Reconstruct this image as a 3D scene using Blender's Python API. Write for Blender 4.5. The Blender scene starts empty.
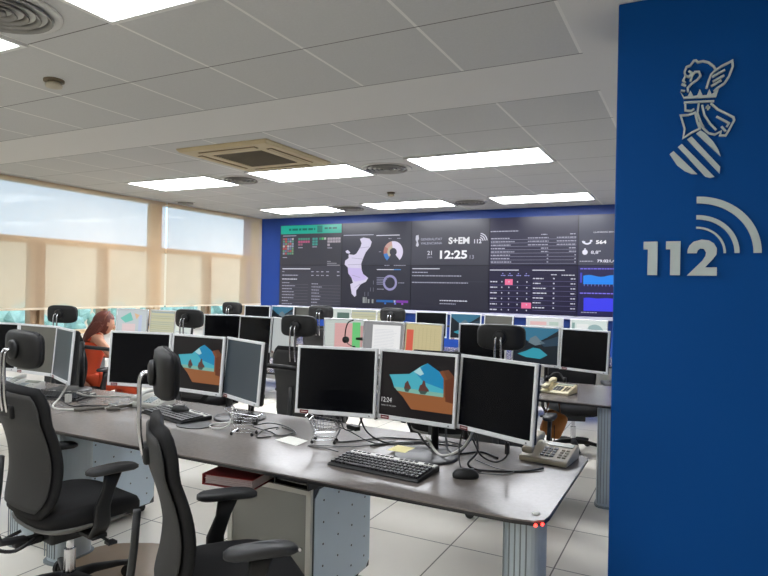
import bpy, bmesh, math, random
from math import radians as rad, sin, cos, pi
from mathutils import Vector, Matrix
random.seed(7)
scn = bpy.context.scene
COL = scn.collection

# ------------------------------------------------------------------ materials
def lin(c):
    return tuple(((v/12.92) if v <= .04045 else ((v+.055)/1.055)**2.4) for v in c)
def srgb(r, g, b):
    return lin((r/255, g/255, b/255))
MATS = {}
def mat(name, rgb, rough=.5, metal=0., noise=0., scale=8., emit=None, estr=0., bump=0., spec=.5, coat=0.):
    if name in MATS: return MATS[name]
    m = bpy.data.materials.new(name); m.use_nodes = True
    nt = m.node_tree; b = nt.nodes['Principled BSDF']
    c = (*srgb(*rgb), 1)
    b.inputs['Base Color'].default_value = c
    b.inputs['Roughness'].default_value = rough
    b.inputs['Metallic'].default_value = metal
    b.inputs['Specular IOR Level'].default_value = spec
    b.inputs['Coat Weight'].default_value = coat
    if noise > 0 or bump > 0:
        tc = nt.nodes.new('ShaderNodeTexCoord'); n = nt.nodes.new('ShaderNodeTexNoise')
        n.inputs['Scale'].default_value = scale; n.inputs['Detail'].default_value = 4
        nt.links.new(tc.outputs['Object'], n.inputs['Vector'])
        if noise > 0:
            r = nt.nodes.new('ShaderNodeMix'); r.data_type = 'RGBA'
            r.inputs[6].default_value = tuple(max(0, v*(1-noise)) for v in c[:3])+(1,)
            r.inputs[7].default_value = tuple(min(1, v*(1+noise)) for v in c[:3])+(1,)
            nt.links.new(n.outputs['Fac'], r.inputs[0]); nt.links.new(r.outputs[2], b.inputs['Base Color'])
        if bump > 0:
            bp = nt.nodes.new('ShaderNodeBump'); bp.inputs['Strength'].default_value = bump
            bp.inputs['Distance'].default_value = .002
            nt.links.new(n.outputs['Fac'], bp.inputs['Height']); nt.links.new(bp.outputs[0], b.inputs['Normal'])
    if emit:
        b.inputs['Emission Color'].default_value = (*srgb(*emit), 1)
        b.inputs['Emission Strength'].default_value = estr
    MATS[name] = m
    return m
def px(rgb, s=1.0):
    """lit display colour"""
    k = 'lit_%d_%d_%d_%d' % (*rgb, int(s*100))
    if k in MATS: return MATS[k]
    return mat(k, (8, 8, 10), rough=.3, emit=rgb, estr=s, spec=.4)

# ------------------------------------------------------------------ object helpers
def new_bm(): return bmesh.new()
def obj(name, bm, m, parent=None, smooth=False, loc=None, rot=None, bevel=0):
    me = bpy.data.meshes.new(name); bm.normal_update(); bm.to_mesh(me); bm.free()
    o = bpy.data.objects.new(name, me); COL.objects.link(o)
    for mm in (m if isinstance(m, (list, tuple)) else [m]): me.materials.append(mm)
    if parent: o.parent = parent
    if loc: o.location = loc
    if rot: o.rotation_euler = rot
    if smooth:
        for p in me.polygons: p.use_smooth = True
    if bevel:
        md = o.modifiers.new('bevel', 'BEVEL'); md.width = bevel; md.segments = 2; md.limit_method = 'ANGLE'; md.angle_limit = rad(40)
    return o
def thing(name, label, cat, loc=(0, 0, 0), rz=0, group=None):
    o = bpy.data.objects.new(name, None); COL.objects.link(o); o.empty_display_size = .1
    o.location = loc; o.rotation_euler = (0, 0, rz); tag(o, label, cat, group); return o
def tag(o, label, cat, group=None, kind=None):
    o['label'] = label; o['category'] = cat
    if group: o['group'] = group
    if kind: o['kind'] = kind
    return o
def struct(name, bm, m, parent=None, **k):
    o = obj(name, bm, m, parent, **k); o['kind'] = 'structure'; return o
def dup(root, loc, rz, label=None, group=None):
    r = root.copy(); COL.objects.link(r); r.location = loc; r.rotation_euler = (0, 0, rz)
    if label: r['label'] = label
    if group: r['group'] = group
    for ch in list(root.children):
        c = ch.copy(); COL.objects.link(c); c.parent = r
        for g in list(ch.children):
            d = g.copy(); COL.objects.link(d); d.parent = c
    return r
def box(bm, x0, x1, y0, y1, z0, z1, M=None, mi=0):
    vs = [bm.verts.new(Vector(p) if M is None else M @ Vector(p)) for p in
          ((x0,y0,z0),(x1,y0,z0),(x1,y1,z0),(x0,y1,z0),(x0,y0,z1),(x1,y0,z1),(x1,y1,z1),(x0,y1,z1))]
    for f in ((3,2,1,0),(4,5,6,7),(0,1,5,4),(1,2,6,5),(2,3,7,6),(3,0,4,7)):
        fc = bm.faces.new([vs[i] for i in f]); fc.material_index = mi
def bx(*a, M=None):
    bm = new_bm(); box(bm, *a, M=M); return bm
def prism(bm, pts, f, d0, d1, mi=0):
    """pts 2D outline (ccw seen from +), f maps (a,b,depth)->xyz"""
    A = [bm.verts.new(f(a, b, d0)) for a, b in pts]; B = [bm.verts.new(f(a, b, d1)) for a, b in pts]
    n = len(pts)
    fs = [bm.faces.new(A[::-1]), bm.faces.new(B)]
    for i in range(n): fs.append(bm.faces.new((A[i], A[(i+1) % n], B[(i+1) % n], B[i])))
    for q in fs: q.material_index = mi
def loft(bm, rings, cap=True, closed=False):
    R = [[bm.verts.new(p) for p in r] for r in rings]; n = len(rings[0])
    for a, b in zip(R[:-1], R[1:]):
        for i in range(n): bm.faces.new((a[i], a[(i+1) % n], b[(i+1) % n], b[i]))
    if closed:
        a, b = R[-1], R[0]
        for i in range(n): bm.faces.new((a[i], a[(i+1) % n], b[(i+1) % n], b[i]))
    elif cap:
        bm.faces.new(R[0][::-1]); bm.faces.new(R[-1])
def tube(bm, path, r, n=8, radii=None):
    path = [Vector(p) for p in path]; rings = []
    up = None
    for i, p in enumerate(path):
        t = (path[min(i+1, len(path)-1)] - path[max(i-1, 0)]).normalized()
        if up is None:
            up = Vector((0, 0, 1)) if abs(t.z) < .9 else Vector((1, 0, 0))
        s = t.cross(up)
        if s.length < 1e-4: s = t.cross(Vector((0, 1, 0)))
        s.normalize(); up = s.cross(t).normalized()
        rr = radii[i] if radii else r
        rings.append([p + (s*cos(2*pi*k/n) + up*sin(2*pi*k/n))*rr for k in range(n)])
    loft(bm, rings)
def spline(pts, k=6):
    P = [Vector(p) for p in pts]; out = []
    for i in range(len(P)-1):
        a = P[max(i-1, 0)]; b = P[i]; c = P[i+1]; d = P[min(i+2, len(P)-1)]
        for j in range(k):
            t = j/k
            out.append(.5*((2*b)+(c-a)*t+(2*a-5*b+4*c-d)*t*t+(3*b-a-3*c+d)*t**3))
    out.append(P[-1]); return out
def cyl(bm, c, r, h, n=20, axis='z', r2=None):
    r2 = r if r2 is None else r2; rings = []
    for rr, d in ((r, 0), (r2, h)):
        ring = []
        for k in range(n):
            a = 2*pi*k/n; u, v = rr*cos(a), rr*sin(a)
            ring.append(Vector(c)+{'z': Vector((u, v, d)), 'x': Vector((d, u, v)), 'y': Vector((v, d, u))}[axis])
        rings.append(ring)
    loft(bm, rings)
def lathe(bm, c, prof, n=24):
    loft(bm, [[Vector(c)+Vector((max(r, .0005)*cos(2*pi*k/n), max(r, .0005)*sin(2*pi*k/n), z)) for k in range(n)] for r, z in prof])
def sell(w, h, n=28, e=4.):
    """super-ellipse outline (w,h full sizes)"""
    out = []
    for k in range(n):
        a = 2*pi*k/n; c, s = cos(a), sin(a)
        out.append((w/2*math.copysign(abs(c)**(2/e), c), h/2*math.copysign(abs(s)**(2/e), s)))
    return out

# flat graphics on a display: one mesh, many materials
class Art:
    def __init__(s): s.bm = new_bm(); s.mats = []; s.z = 0
    def mi(s, m):
        if m not in s.mats: s.mats.append(m)
        return s.mats.index(m)
    def poly(s, pts, rgb, st=1., lift=None):
        lift = s.z if lift is None else lift
        m = px(rgb, st) if isinstance(rgb, tuple) else rgb
        vs = [s.bm.verts.new((x, -lift, z)) for x, z in pts]
        a = sum(pts[i][0]*pts[(i+1) % len(pts)][1]-pts[(i+1) % len(pts)][0]*pts[i][1] for i in range(len(pts)))
        if a < 0: vs.reverse()
        f = s.bm.faces.new(vs); f.material_index = s.mi(m)
    def rect(s, x0, z0, x1, z1, rgb, st=1., lift=None): s.poly([(x0, z0), (x1, z0), (x1, z1), (x0, z1)], rgb, st, lift)
    def arc(s, cx, cz, r0, r1, a0, a1, rgb, st=1., n=18, lift=None):
        for i in range(n):
            t0, t1 = rad(a0+(a1-a0)*i/n), rad(a0+(a1-a0)*(i+1)/n)
            s.poly([(cx+r0*cos(t0), cz+r0*sin(t0)), (cx+r1*cos(t0), cz+r1*sin(t0)), (cx+r1*cos(t1), cz+r1*sin(t1)), (cx+r0*cos(t1), cz+r0*sin(t1))], rgb, st, lift)
    def text(s, body, x, z, h, rgb, st=1., w=None, bold=0., lift=None):
        lift = s.z if lift is None else lift
        cu = bpy.data.curves.new('t', 'FONT'); cu.body = body; cu.size = 1; cu.offset = bold; cu.resolution_u = 3
        to = bpy.data.objects.new('t', cu); COL.objects.link(to)
        dg = bpy.context.evaluated_depsgraph_get()
        me = bpy.data.meshes.new_from_object(to.evaluated_get(dg))
        xs = [v.co.x for v in me.vertices]; ys = [v.co.y for v in me.vertices]
        if xs:
            x0, x1, y0, y1 = min(xs), max(xs), min(ys), max(ys)
            sy = h/(y1-y0); sx = (w/(x1-x0)) if w else sy
            vs = [s.bm.verts.new((x+(v.co.x-x0)*sx, -lift, z+(v.co.y-y0)*sy)) for v in me.vertices]
            k = s.mi(px(rgb, st))
            for p in me.polygons:
                try:
                    f = s.bm.faces.new([vs[i] for i in p.vertices]); f.material_index = k
                    f.normal_update()
                    if f.normal.y > 0: f.normal_flip()
                except ValueError: pass
        bpy.data.objects.remove(to); bpy.data.meshes.remove(me); bpy.data.curves.remove(cu)
    def scribble(s, x, z, w, h, rgb=(170, 170, 185), st=1., lift=None):
        """a line of illegible tiny print"""
        t = x
        while t < x+w:
            l = min(random.uniform(h*1.2, h*3.5), x+w-t)
            s.rect(t, z, t+l, z+h, rgb, st, lift); t += l+h*.6
    def done(s, name, parent, **k): return obj(name, s.bm, s.mats, parent, **k)

# ------------------------------------------------------------------ common materials
M_black = mat('black_plastic', (16, 17, 19), .5, noise=.15, scale=40)
M_blackfab = mat('black_upholstery', (15, 15, 17), .9, noise=.25, scale=160, bump=.4)
M_mesh = mat('charcoal_mesh_shell', (50, 50, 50), .75, noise=.2, scale=220, bump=.3)
M_head = mat('charcoal_headrest_shell', (17, 17, 18), .6, noise=.2, scale=90)
M_pad = mat('grey_arm_pad', (44, 45, 47), .5, noise=.1, scale=60)
M_shell = mat('grey_seat_shell', (112, 112, 110), .5, noise=.1, scale=30)
M_chrome = mat('chrome', (205, 205, 208), .18, 1.)
M_silver = mat('silver_bezel', (222, 224, 226), .4, .0, noise=.04, scale=30)
M_silver2 = mat('silver_bezel_aged', (196, 196, 190), .45, .1, noise=.05, scale=30)
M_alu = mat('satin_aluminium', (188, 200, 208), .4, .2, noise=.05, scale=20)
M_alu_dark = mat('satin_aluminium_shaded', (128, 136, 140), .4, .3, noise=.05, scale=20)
M_offblack = mat('screen_off', (4, 5, 10), .25, noise=.1, scale=4, spec=.2)
M_offgrey = mat('screen_off_grey', (60, 70, 78), .3, noise=.1, scale=4)
M_offgrey2 = mat('screen_off_warm_grey', (92, 92, 86), .35, noise=.1, scale=4)
M_badge = mat('maroon_badge', (110, 30, 40), .4, noise=.1)
M_white = mat('white_plastic', (225, 225, 220), .4, noise=.04)
M_beige = mat('beige_plastic', (190, 180, 158), .45, noise=.06)
M_beige_dk = mat('beige_plastic_dark', (140, 130, 110), .5, noise=.06)
M_greykey = mat('grey_key', (120, 122, 124), .5, noise=.05)
M_paper = mat('white_paper', (235, 235, 228), .8, noise=.02)
M_sticky = mat('yellow_paper', (238, 226, 160), .8, noise=.03)
M_cable_w = mat('white_cable', (205, 205, 200), .5, noise=.05)
M_cable_g = mat('grey_cable', (95, 95, 96), .5, noise=.05)
M_cable_b = mat('black_cable', (25, 25, 27), .5, noise=.05)
M_plaster = mat('ceiling_plaster', (218, 217, 212), .9, noise=.03, scale=3)
M_wall = mat('wall_paint_white', (222, 219, 212), .85, noise=.03, scale=2)

# ------------------------------------------------------------------ room shell
XL, XR, YF, YB, CH = -6.70, 1.60, 8.42, -3.0, 2.653
def nodes_mat(name):
    m = bpy.data.materials.new(name); m.use_nodes = True
    return m, m.node_tree, m.node_tree.nodes['Principled BSDF']
def math_node(nt, op, a, b=None):
    n = nt.nodes.new('ShaderNodeMath'); n.operation = op
    for i, v in enumerate((a, b)):
        if v is None: continue
        if isinstance(v, (int, float)): n.inputs[i].default_value = v
        else: nt.links.new(v, n.inputs[i])
    return n.outputs[0]
def line_mask(nt, coord, off, pitch, half):
    t = math_node(nt, 'SUBTRACT', coord, off-pitch*40+pitch/2)
    t = math_node(nt, 'MODULO', t, pitch)
    t = math_node(nt, 'ABSOLUTE', math_node(nt, 'SUBTRACT', t, pitch/2))
    return math_node(nt, 'LESS_THAN', t, half)
def mixc(nt, fac, a, b):
    n = nt.nodes.new('ShaderNodeMix'); n.data_type = 'RGBA'
    nt.links.new(fac, n.inputs[0])
    for i, v in ((6, a), (7, b)):
        if isinstance(v, tuple): n.inputs[i].default_value = (*v, 1)
        else: nt.links.new(v, n.inputs[i])
    return n.outputs[2]
# floor
m, nt, b = nodes_mat('floor_tiles')
tc = nt.nodes.new('ShaderNodeTexCoord'); sp = nt.nodes.new('ShaderNodeSeparateXYZ'); nt.links.new(tc.outputs['Object'], sp.inputs[0])
ns = nt.nodes.new('ShaderNodeTexNoise'); ns.inputs['Scale'].default_value = 2.2; ns.inputs['Detail'].default_value = 5; nt.links.new(tc.outputs['Object'], ns.inputs['Vector'])
base = mixc(nt, ns.outputs['Fac'], srgb(224, 219, 208), srgb(238, 233, 222))
mk = math_node(nt, 'MAXIMUM', line_mask(nt, sp.outputs[0], -.668, .597, .004), line_mask(nt, sp.outputs[1], 3.395, .597, .004))
nt.links.new(mixc(nt, mk, base, srgb(110, 105, 98)), b.inputs['Base Color'])
b.inputs['Roughness'].default_value = .28
bm = bx(XL-.4, XR, YB, YF, -.1, 0); struct('floor', bm, m)
# ceiling
m, nt, b = nodes_mat('ceiling_tiles')
tc = nt.nodes.new('ShaderNodeTexCoord'); sp = nt.nodes.new('ShaderNodeSeparateXYZ'); nt.links.new(tc.outputs['Object'], sp.inputs[0])
ns = nt.nodes.new('ShaderNodeTexNoise'); ns.inputs['Scale'].default_value = 90; ns.inputs['Detail'].default_value = 3; nt.links.new(tc.outputs['Object'], ns.inputs['Vector'])
base = mixc(nt, ns.outputs['Fac'], srgb(200, 200, 197), srgb(211, 211, 208))
inx = math_node(nt, 'LESS_THAN', sp.outputs[0], -.512)
band = math_node(nt, 'GREATER_THAN', math_node(nt, 'ABSOLUTE', math_node(nt, 'SUBTRACT', sp.outputs[1], 3.35)), .298)
inside = math_node(nt, 'MULTIPLY', inx, band)
mx = math_node(nt, 'MULTIPLY', line_mask(nt, sp.outputs[0], -.52, .6, .0075), inside)
my = math_node(nt, 'MULTIPLY', line_mask(nt, sp.outputs[1], 3.65, .6, .0035), inx)
c1 = mixc(nt, inside, srgb(226, 225, 221), base)
c2 = mixc(nt, mx, c1, srgb(238, 237, 232))
c3 = mixc(nt, my, c2, srgb(120, 118, 114))
nt.links.new(c3, b.inputs['Base Color']); b.inputs['Roughness'].default_value = .9
struct('ceiling', bx(XL-.4, XR, YB, YF, CH, CH+.12), m)
# walls
M_blue = mat('blue_wall_paint', (22, 66, 152), .45, noise=.06, scale=1.2)
M_bluep = mat('blue_partition_paint', (0, 76, 150), .6, noise=.05, scale=1.0, bump=.05, spec=.15)
struct('wall_far', bx(XL-.4, XR, YF, YF+.15, 0, CH), M_blue)
struct('wall_right', bx(XR, XR+.15, YB, YF+.15, 0, CH), M_wall)
struct('wall_back', bx(XL-.4, XR, YB-.15, YB, 0, CH), M_wall)
bm = new_bm()
WY0 = 0.2
box(bm, XL-.15, XL, YB, WY0, 0, CH); box(bm, XL-.15, XL, WY0, YF, 0, .84); box(bm, XL-.15, XL, 8.36, YF, .84, CH)
struct('wall_left', bm, M_wall)
struct('trim_1', bx(XL-.17, XL+.03, WY0, 8.36, .84, .87), mat('window_sill_stone', (205, 200, 190), .4, noise=.08, scale=12))
struct('trim_2', bx(XL-.12, XL+.05, WY0, 8.36, 2.645, CH), M_plaster)
# partition wall with emblem
PX0, PY0 = -.30, 2.59
bm = new_bm(); box(bm, PX0, XR, PY0, PY0+.45, 0, CH)
struct('wall_partition', bm, M_bluep, bevel=.006)
struct('baseboard_far', bx(XL, XR, YF-.012, YF, 0, .08), M_white)

# windows: two bays with frames, transom, panes
M_frame = mat('window_frame_paint', (205, 178, 142), .5, noise=.06)
M_frame_dk = mat('window_frame_dark', (168, 142, 112), .4, noise=.1)
mg, nt, b = nodes_mat('window_glass')
for n in list(nt.nodes):
    if n.type != 'OUTPUT_MATERIAL': nt.nodes.remove(n)
out = nt.nodes['Material Output']
tr = nt.nodes.new('ShaderNodeBsdfTransparent'); tr.inputs[0].default_value = (.93, .97, .96, 1)
gl = nt.nodes.new('ShaderNodeBsdfGlossy'); gl.inputs['Roughness'].default_value = .02
mxs = nt.nodes.new('ShaderNodeMixShader'); mxs.inputs[0].default_value = .02
nt.links.new(tr.outputs[0], mxs.inputs[1]); nt.links.new(gl.outputs[0], mxs.inputs[2]); nt.links.new(mxs.outputs[0], out.inputs[0])
def window(idx, y0, y1, mull):
    w = bpy.data.objects.new('window_%d' % idx, None); COL.objects.link(w); w['kind'] = 'structure'
    bm = new_bm(); xa, xb = XL-.14, XL-.06
    box(bm, xa, xb, y0, y1, .87, .92); box(bm, xa, xb, y0, y1, 2.63, CH-.001)
    box(bm, xa, xb, y0, y0+.05, .92, 2.60); box(bm, xa, xb, y1-.05, y1, .92, 2.60)
    box(bm, xa, xb+.03, y0+.05, y1-.05, 1.94, 2.01)
    obj('window_frame', bm, M_frame, w)
    for (a, c) in mull:
        bm = new_bm(); q = (c-a)
        box(bm, xa+.005, xb+.02, a, a+q*.34, .92, 1.94); box(bm, xa+.005, xb+.02, c-q*.34, c, .92, 1.94); box(bm, xa+.02, xb-.02, a+q*.34, c-q*.34, .92, 1.94)
        obj('mullion', bm, M_frame_dk, w)
    obj('glass_pane', bx(XL-.104, XL-.098, y0+.04, y1-.04, .9, 2.62), mg, w)
    return w
window(1, WY0, 6.13, [(1.4, 1.55), (2.80, 2.97), (4.36, 4.53), (5.28, 5.39)])
window(2, 6.22, 8.36, [(7.14, 7.26), (8.03, 8.1)])
struct('trim_3', bx(XL-.15, XL-.02, 6.13, 6.22, .87, CH), mat('column_paint', (214, 190, 152), .6, noise=.05))
# roller blinds
def blind_mat(name, rgb, tfac):
    m, nt, b = nodes_mat(name); nt.nodes.remove(b); out = nt.nodes['Material Output']
    tc = nt.nodes.new('ShaderNodeTexCoord'); n = nt.nodes.new('ShaderNodeTexNoise'); n.inputs['Scale'].default_value = 2.5
    nt.links.new(tc.outputs['Object'], n.inputs['Vector'])
    c = srgb(*rgb)
    col = mixc(nt, n.outputs['Fac'], tuple(v*.93 for v in c), tuple(min(1, v*1.05) for v in c))
    tl = nt.nodes.new('ShaderNodeBsdfTranslucent'); nt.links.new(col, tl.inputs[0])
    df = nt.nodes.new('ShaderNodeBsdfDiffuse'); nt.links.new(col, df.inputs[0])
    a = nt.nodes.new('ShaderNodeMixShader'); a.inputs[0].default_value = .5
    nt.links.new(tl.outputs[0], a.inputs[1]); nt.links.new(df.outputs[0], a.inputs[2])
    t = nt.nodes.new('ShaderNodeBsdfTransparent'); t.inputs[0].default_value = (1, .98, .95, 1)
    s = nt.nodes.new('ShaderNodeMixShader'); s.inputs[0].default_value = tfac
    nt.links.new(a.outputs[0], s.inputs[1]); nt.links.new(t.outputs[0], s.inputs[2]); nt.links.new(s.outputs[0], out.inputs[0])
    return m
M_blind = blind_mat('screen_fabric', (228, 200, 168), .40)
def blind(y0, y1, label):
    t = thing('roller_blind', label, 'window blind', (XL+.06, (y0+y1)/2, 1.19), 0, 'roller blinds on the left windows')
    h = (y1-y0)/2; bm = new_bm()
    n = 24; vs = []
    for i in range(n+1):
        y = -h+2*h*i/n; w = .004*sin(i*1.7)
        vs.append((bm.verts.new((w, y, .012)), bm.verts.new((0, y, 1.452))))
    for a, c in zip(vs[:-1], vs[1:]): bm.faces.new((a[0], c[0], c[1], a[1]))
    obj('fabric', bm, M_blind, t, smooth=True)
    obj('bottom_bar', bx(-.008, .008, -h, h, -.012, .014), mat('blind_bar', (222, 205, 178), .5, noise=.04), t, bevel=.003)
    bm = new_bm(); cyl(bm, (-.012, -h, 1.440), .012, 2*h, 12, 'y'); obj('roller_tube', bm, M_white, t, smooth=True)
    return t
blind(2.6, 6.22, 'wide beige translucent roller blind on the nearer window, left of the white gap')
blind(6.255, 8.35, 'beige translucent roller blind on the far window beside the blue wall')
blind(.3, 2.57, 'beige translucent roller blind nearest the camera, beyond the left edge')

# outside
m_out = mat('hazy_facade', (222, 198, 168), .9, noise=.12, scale=.25)
bm = new_bm(); box(bm, -24, -19, -12, 9, -6, 3.05); box(bm, -23, -18.5, 9, 24, -6, 2.85)
tag(obj('building', bm, m_out), 'hazy tan building seen through the window blinds', 'building')
def hedge(x, y0, y1, top):
    bm = new_bm()
    for i in range(900):
        y = random.uniform(y0, y1); z = random.uniform(-1.5, top); r = random.uniform(.08, .26)
        a = bmesh.ops.create_icosphere(bm, subdivisions=1, radius=r, matrix=Matrix.Translation((x+random.uniform(-.5, .5), y, z-r)))
        for v in a['verts']: v.co += Vector((random.uniform(-1, 1), random.uniform(-1, 1), random.uniform(-1, 1)))*r*.3
    return bm
m_leaf = mat('sunlit_foliage', (160, 188, 174), .8, noise=.5, scale=9)
tag(obj('hedge', hedge(-12, 1, 16, 1.12), m_leaf), 'bright green bushes outside, below the roller blinds', 'bushes', kind='stuff')
struct('ground', bx(-60, XL-.5, -40, 60, -6.1, -6), mat('outdoor_ground', (170, 165, 150), .9, noise=.2, scale=.5))

# ------------------------------------------------------------------ ceiling fixtures
M_panel = mat('led_diffuser', (250, 250, 250), .5, emit=(247, 250, 255), estr=25)
M_panel_near = mat('led_diffuser_dimmer', (250, 250, 250), .5, emit=(247, 250, 255), estr=11)
lt = None
def light(x0, y0, label):
    t = thing('ceiling_light', label, 'ceiling light', (x0+.6, y0+.3, CH), 0, 'rectangular ceiling light panels')
    obj('diffuser', bx(-.575, .575, -.275, .275, -.010, -.002), M_panel if y0 > 3 else M_panel_near, t)
    bm = new_bm()
    for a in ((-.6, .6, -.3, -.275), (-.6, .6, .275, .3), (-.6, -.575, -.275, .275), (.575, .6, -.275, .275)): box(bm, *a, -.014, 0)
    obj('frame', bm, M_white, t)
    return t
for (x, y, l) in ((-5.83, 4.85, 'white rectangular ceiling light nearest the window, before the far row'),
                  (-4.10, 4.85, 'white rectangular ceiling light just beyond the air conditioner vent'),
                  (-2.32, 4.85, 'longest white ceiling light of the middle row, right of the round vent'),
                  (-5.87, 7.27, 'leftmost of the three far ceiling lights, above the green display header'),
                  (-4.12, 7.25, 'middle of the three far ceiling lights, above the map display'),
                  (-2.32, 7.25, 'rightmost of the three far ceiling lights, above the clock display'),
                  (-2.32, 1.25, 'white ceiling light cut by the top edge of the photo'),
                  (-4.12, 1.25, 'white ceiling light cut by the left edge of the photo, beside the round vent'),
                  (-5.92, 1.25, 'white ceiling light by the window, beyond the left edge'),
                  (-3.2, -1.15, 'white ceiling light behind the camera position, left one'),
                  (-1.4, -1.15, 'white ceiling light right above and behind the camera position'),
                  ):
    light(x, y, l)
M_dif = mat('diffuser_metal', (150, 148, 143), .45, .3, noise=.08)
M_dark = mat('duct_dark', (30, 29, 28), .8, noise=.1)
def round_vent(x, y, r, label):
    t = thing('ceiling_vent', label, 'air vent', (x, y, CH), 0, 'round ceiling vents')
    bm = new_bm(); lathe(bm, (0, 0, 0), [(r*.86, -.001), (r, -.001), (r*1.0, -.008), (r*.95, -.012), (r*.86, -.006)], 40); obj('outer_ring', bm, M_plaster, t, smooth=True)
    bm = new_bm(); cyl(bm, (0, 0, -.003), r*.87, .002, 40); obj('backing', bm, M_dark, t)
    for k, q in enumerate((.78, .60, .42, .24)):
        bm = new_bm(); loft(bm, [[Vector((rr*r*cos(2*pi*i/36), rr*r*sin(2*pi*i/36), z)) for i in range(36)] for rr, z in ((q, -.006), (q+.06, -.022), (q+.045, -.025), (q-.03, -.008))], closed=True)
        obj('louvre_ring', bm, M_dif, t, smooth=True)
    bm = new_bm(); lathe(bm, (0, 0, 0), [(.12*r, -.006), (.14*r, -.02), (.02, -.026)], 20); obj('centre_cap', bm, M_dif, t, smooth=True)
round_vent(-2.66, 1.55, .25, 'large round ceiling vent at the top left corner between two lights')
round_vent(-2.66, 5.2, .24, 'round black ceiling vent left of the longest light')
round_vent(-4.42, 5.18, .22, 'small round ceiling vent between the two left lights of the middle row')
round_vent(-2.66, 7.6, .24, 'round ceiling vent between the two right lights of the far row')
round_vent(-4.47, 7.62, .24, 'round ceiling vent between the two left lights of the far row')
round_vent(-6.40, 6.35, .13, 'small dark round vent in the ceiling beside the window column')
# cassette air conditioner
t = thing('air_conditioner', 'square beige cassette air conditioner with grille set in the ceiling', 'air conditioner', (-3.49, 4.29, CH))
M_ac = mat('aged_cream_plastic', (205, 188, 150), .5, noise=.06, scale=6)
bm = new_bm(); h = .475
loft(bm, [[Vector((sx*q, sy*q, z)) for sx, sy in ((-1, -1), (1, -1), (1, 1), (-1, 1))] for q, z in ((h, -.001), (h, -.012), (h-.02, -.032), (.27, -.034), (.26, -.012))], cap=False)
obj('cover_panel', bm, M_ac, t)
for k in range(4):
    Mx = Matrix.Rotation(k*pi/2, 4, 'Z')
    obj('air_slot', bx(-.30, .30, .345, .40, -.037, -.03, M=Mx), mat('ac_slot_brown', (120, 98, 66), .6, noise=.1), t)
    obj('slot_flap', bx(-.29, .29, .362, .388, -.041, -.036, M=Mx), M_ac, t)
bm = new_bm()
for i in range(17):
    y = -.25+i*.5/16; box(bm, -.255, .255, y-.006, y+.006, -.034, -.026)
obj('grille', bm, mat('ac_grille', (112, 102, 82), .6, noise=.1), t)
obj('filter', bx(-.26, .26, -.26, .26, -.02, -.014), mat('ac_filter', (92, 86, 72), .8, noise=.2, scale=40), t)
def detector(x, y, label, r=.05):
    t = thing('smoke_detector', label, 'smoke detector', (x, y, CH), 0)
    bm = new_bm(); lathe(bm, (0, 0, 0), [(r*1.1, 0), (r*1.1, -.012), (r*.6, -.014)], 24); obj('mount', bm, mat('detector_brown', (120, 105, 82), .6, noise=.1), t, smooth=True)
    bm = new_bm(); lathe(bm, (0, 0, 0), [(r*.6, -.014), (r*.9, -.03), (r*.85, -.042), (r*.3, -.05)], 24); obj('sensor_head', bm, M_beige, t, smooth=True)
detector(-3.29, 2.24, 'small round smoke detector on the near ceiling tile at the left')
detector(-3.29, 6.56, 'tiny smoke detector on the far ceiling between the two light rows', .045)

# ------------------------------------------------------------------ emblem and 112 on the partition
M_let = mat('brushed_letter_metal', (196, 208, 208), .5, .1, noise=.04, scale=30)
stripes = [[(-0.104,2.036),(-0.091,2.047),(-0.009,1.954),(-0.028,1.956),(-0.051,1.968),(-0.078,1.992)],[(-0.076,2.061),(-0.063,2.072),(0.048,1.94),(0.034,1.937),(0.018,1.943)],[(-0.045,2.087),(-0.03,2.097),(0.067,1.975),(0.065,1.951)],[(-0.015,2.107),(0,2.117),(0.015,2.105),(0.042,2.071),(0.059,2.041),(0.067,2.015)]]
strokes = [[(-0.059,2.345),(-0.052,2.363),(-0.039,2.367),(-0.028,2.383),(-0.02,2.383),(-0.014,2.375),(0.003,2.377),(0.022,2.369),(0.039,2.352),(0.045,2.34)],[(-0.059,2.345),(-0.055,2.33),(-0.063,2.313),(-0.055,2.303)],[(-0.068,2.3),(-0.053,2.292)],[(-0.07,2.276),(-0.056,2.272)],[(-0.055,2.33),(-0.043,2.324),(-0.034,2.338),(-0.044,2.347)],[(-0.045,2.267),(-0.047,2.283),(-0.034,2.297),(-0.015,2.309),(-0.004,2.323),(-0.01,2.339),(-0.023,2.34),(-0.033,2.326),(-0.038,2.306)],[(0.016,2.273),(0.023,2.299),(0.031,2.322),(0.042,2.334),(0.063,2.348),(0.099,2.364),(0.101,2.343),(0.089,2.307),(0.075,2.284),(0.053,2.27),(0.041,2.259)],[(0.035,2.313),(0.076,2.334)],[(0.037,2.295),(0.074,2.314)],[(0.032,2.279),(0.065,2.297)],[(-0.059,2.229),(0.043,2.222)],[(-0.054,2.224),(-0.053,2.198),(-0.033,2.194),(-0.023,2.201)],[(-0.069,2.181),(-0.043,2.18),(-0.02,2.186),(-0.012,2.151),(-0.003,2.124),(-0.03,2.112),(-0.059,2.094),(-0.054,2.129),(-0.069,2.181)],[(-0.008,2.22),(-0.012,2.183),(-0.001,2.149),(0.009,2.127)],[(0.003,2.212),(0.011,2.174),(0.031,2.139),(0.051,2.114)],[(0.032,2.215),(0.055,2.19),(0.106,2.155),(0.109,2.144),(0.093,2.11),(0.082,2.09),(0.064,2.092),(0.067,2.107),(0.047,2.097),(0.026,2.104),(0.007,2.126),(-0.007,2.148)],[(0.051,2.164),(0.092,2.135),(0.085,2.122)],[(0.068,2.125),(0.082,2.106)],[(0.015,2.202),(0.03,2.2)],[(0.022,2.21),(0.023,2.192)]]
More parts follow.
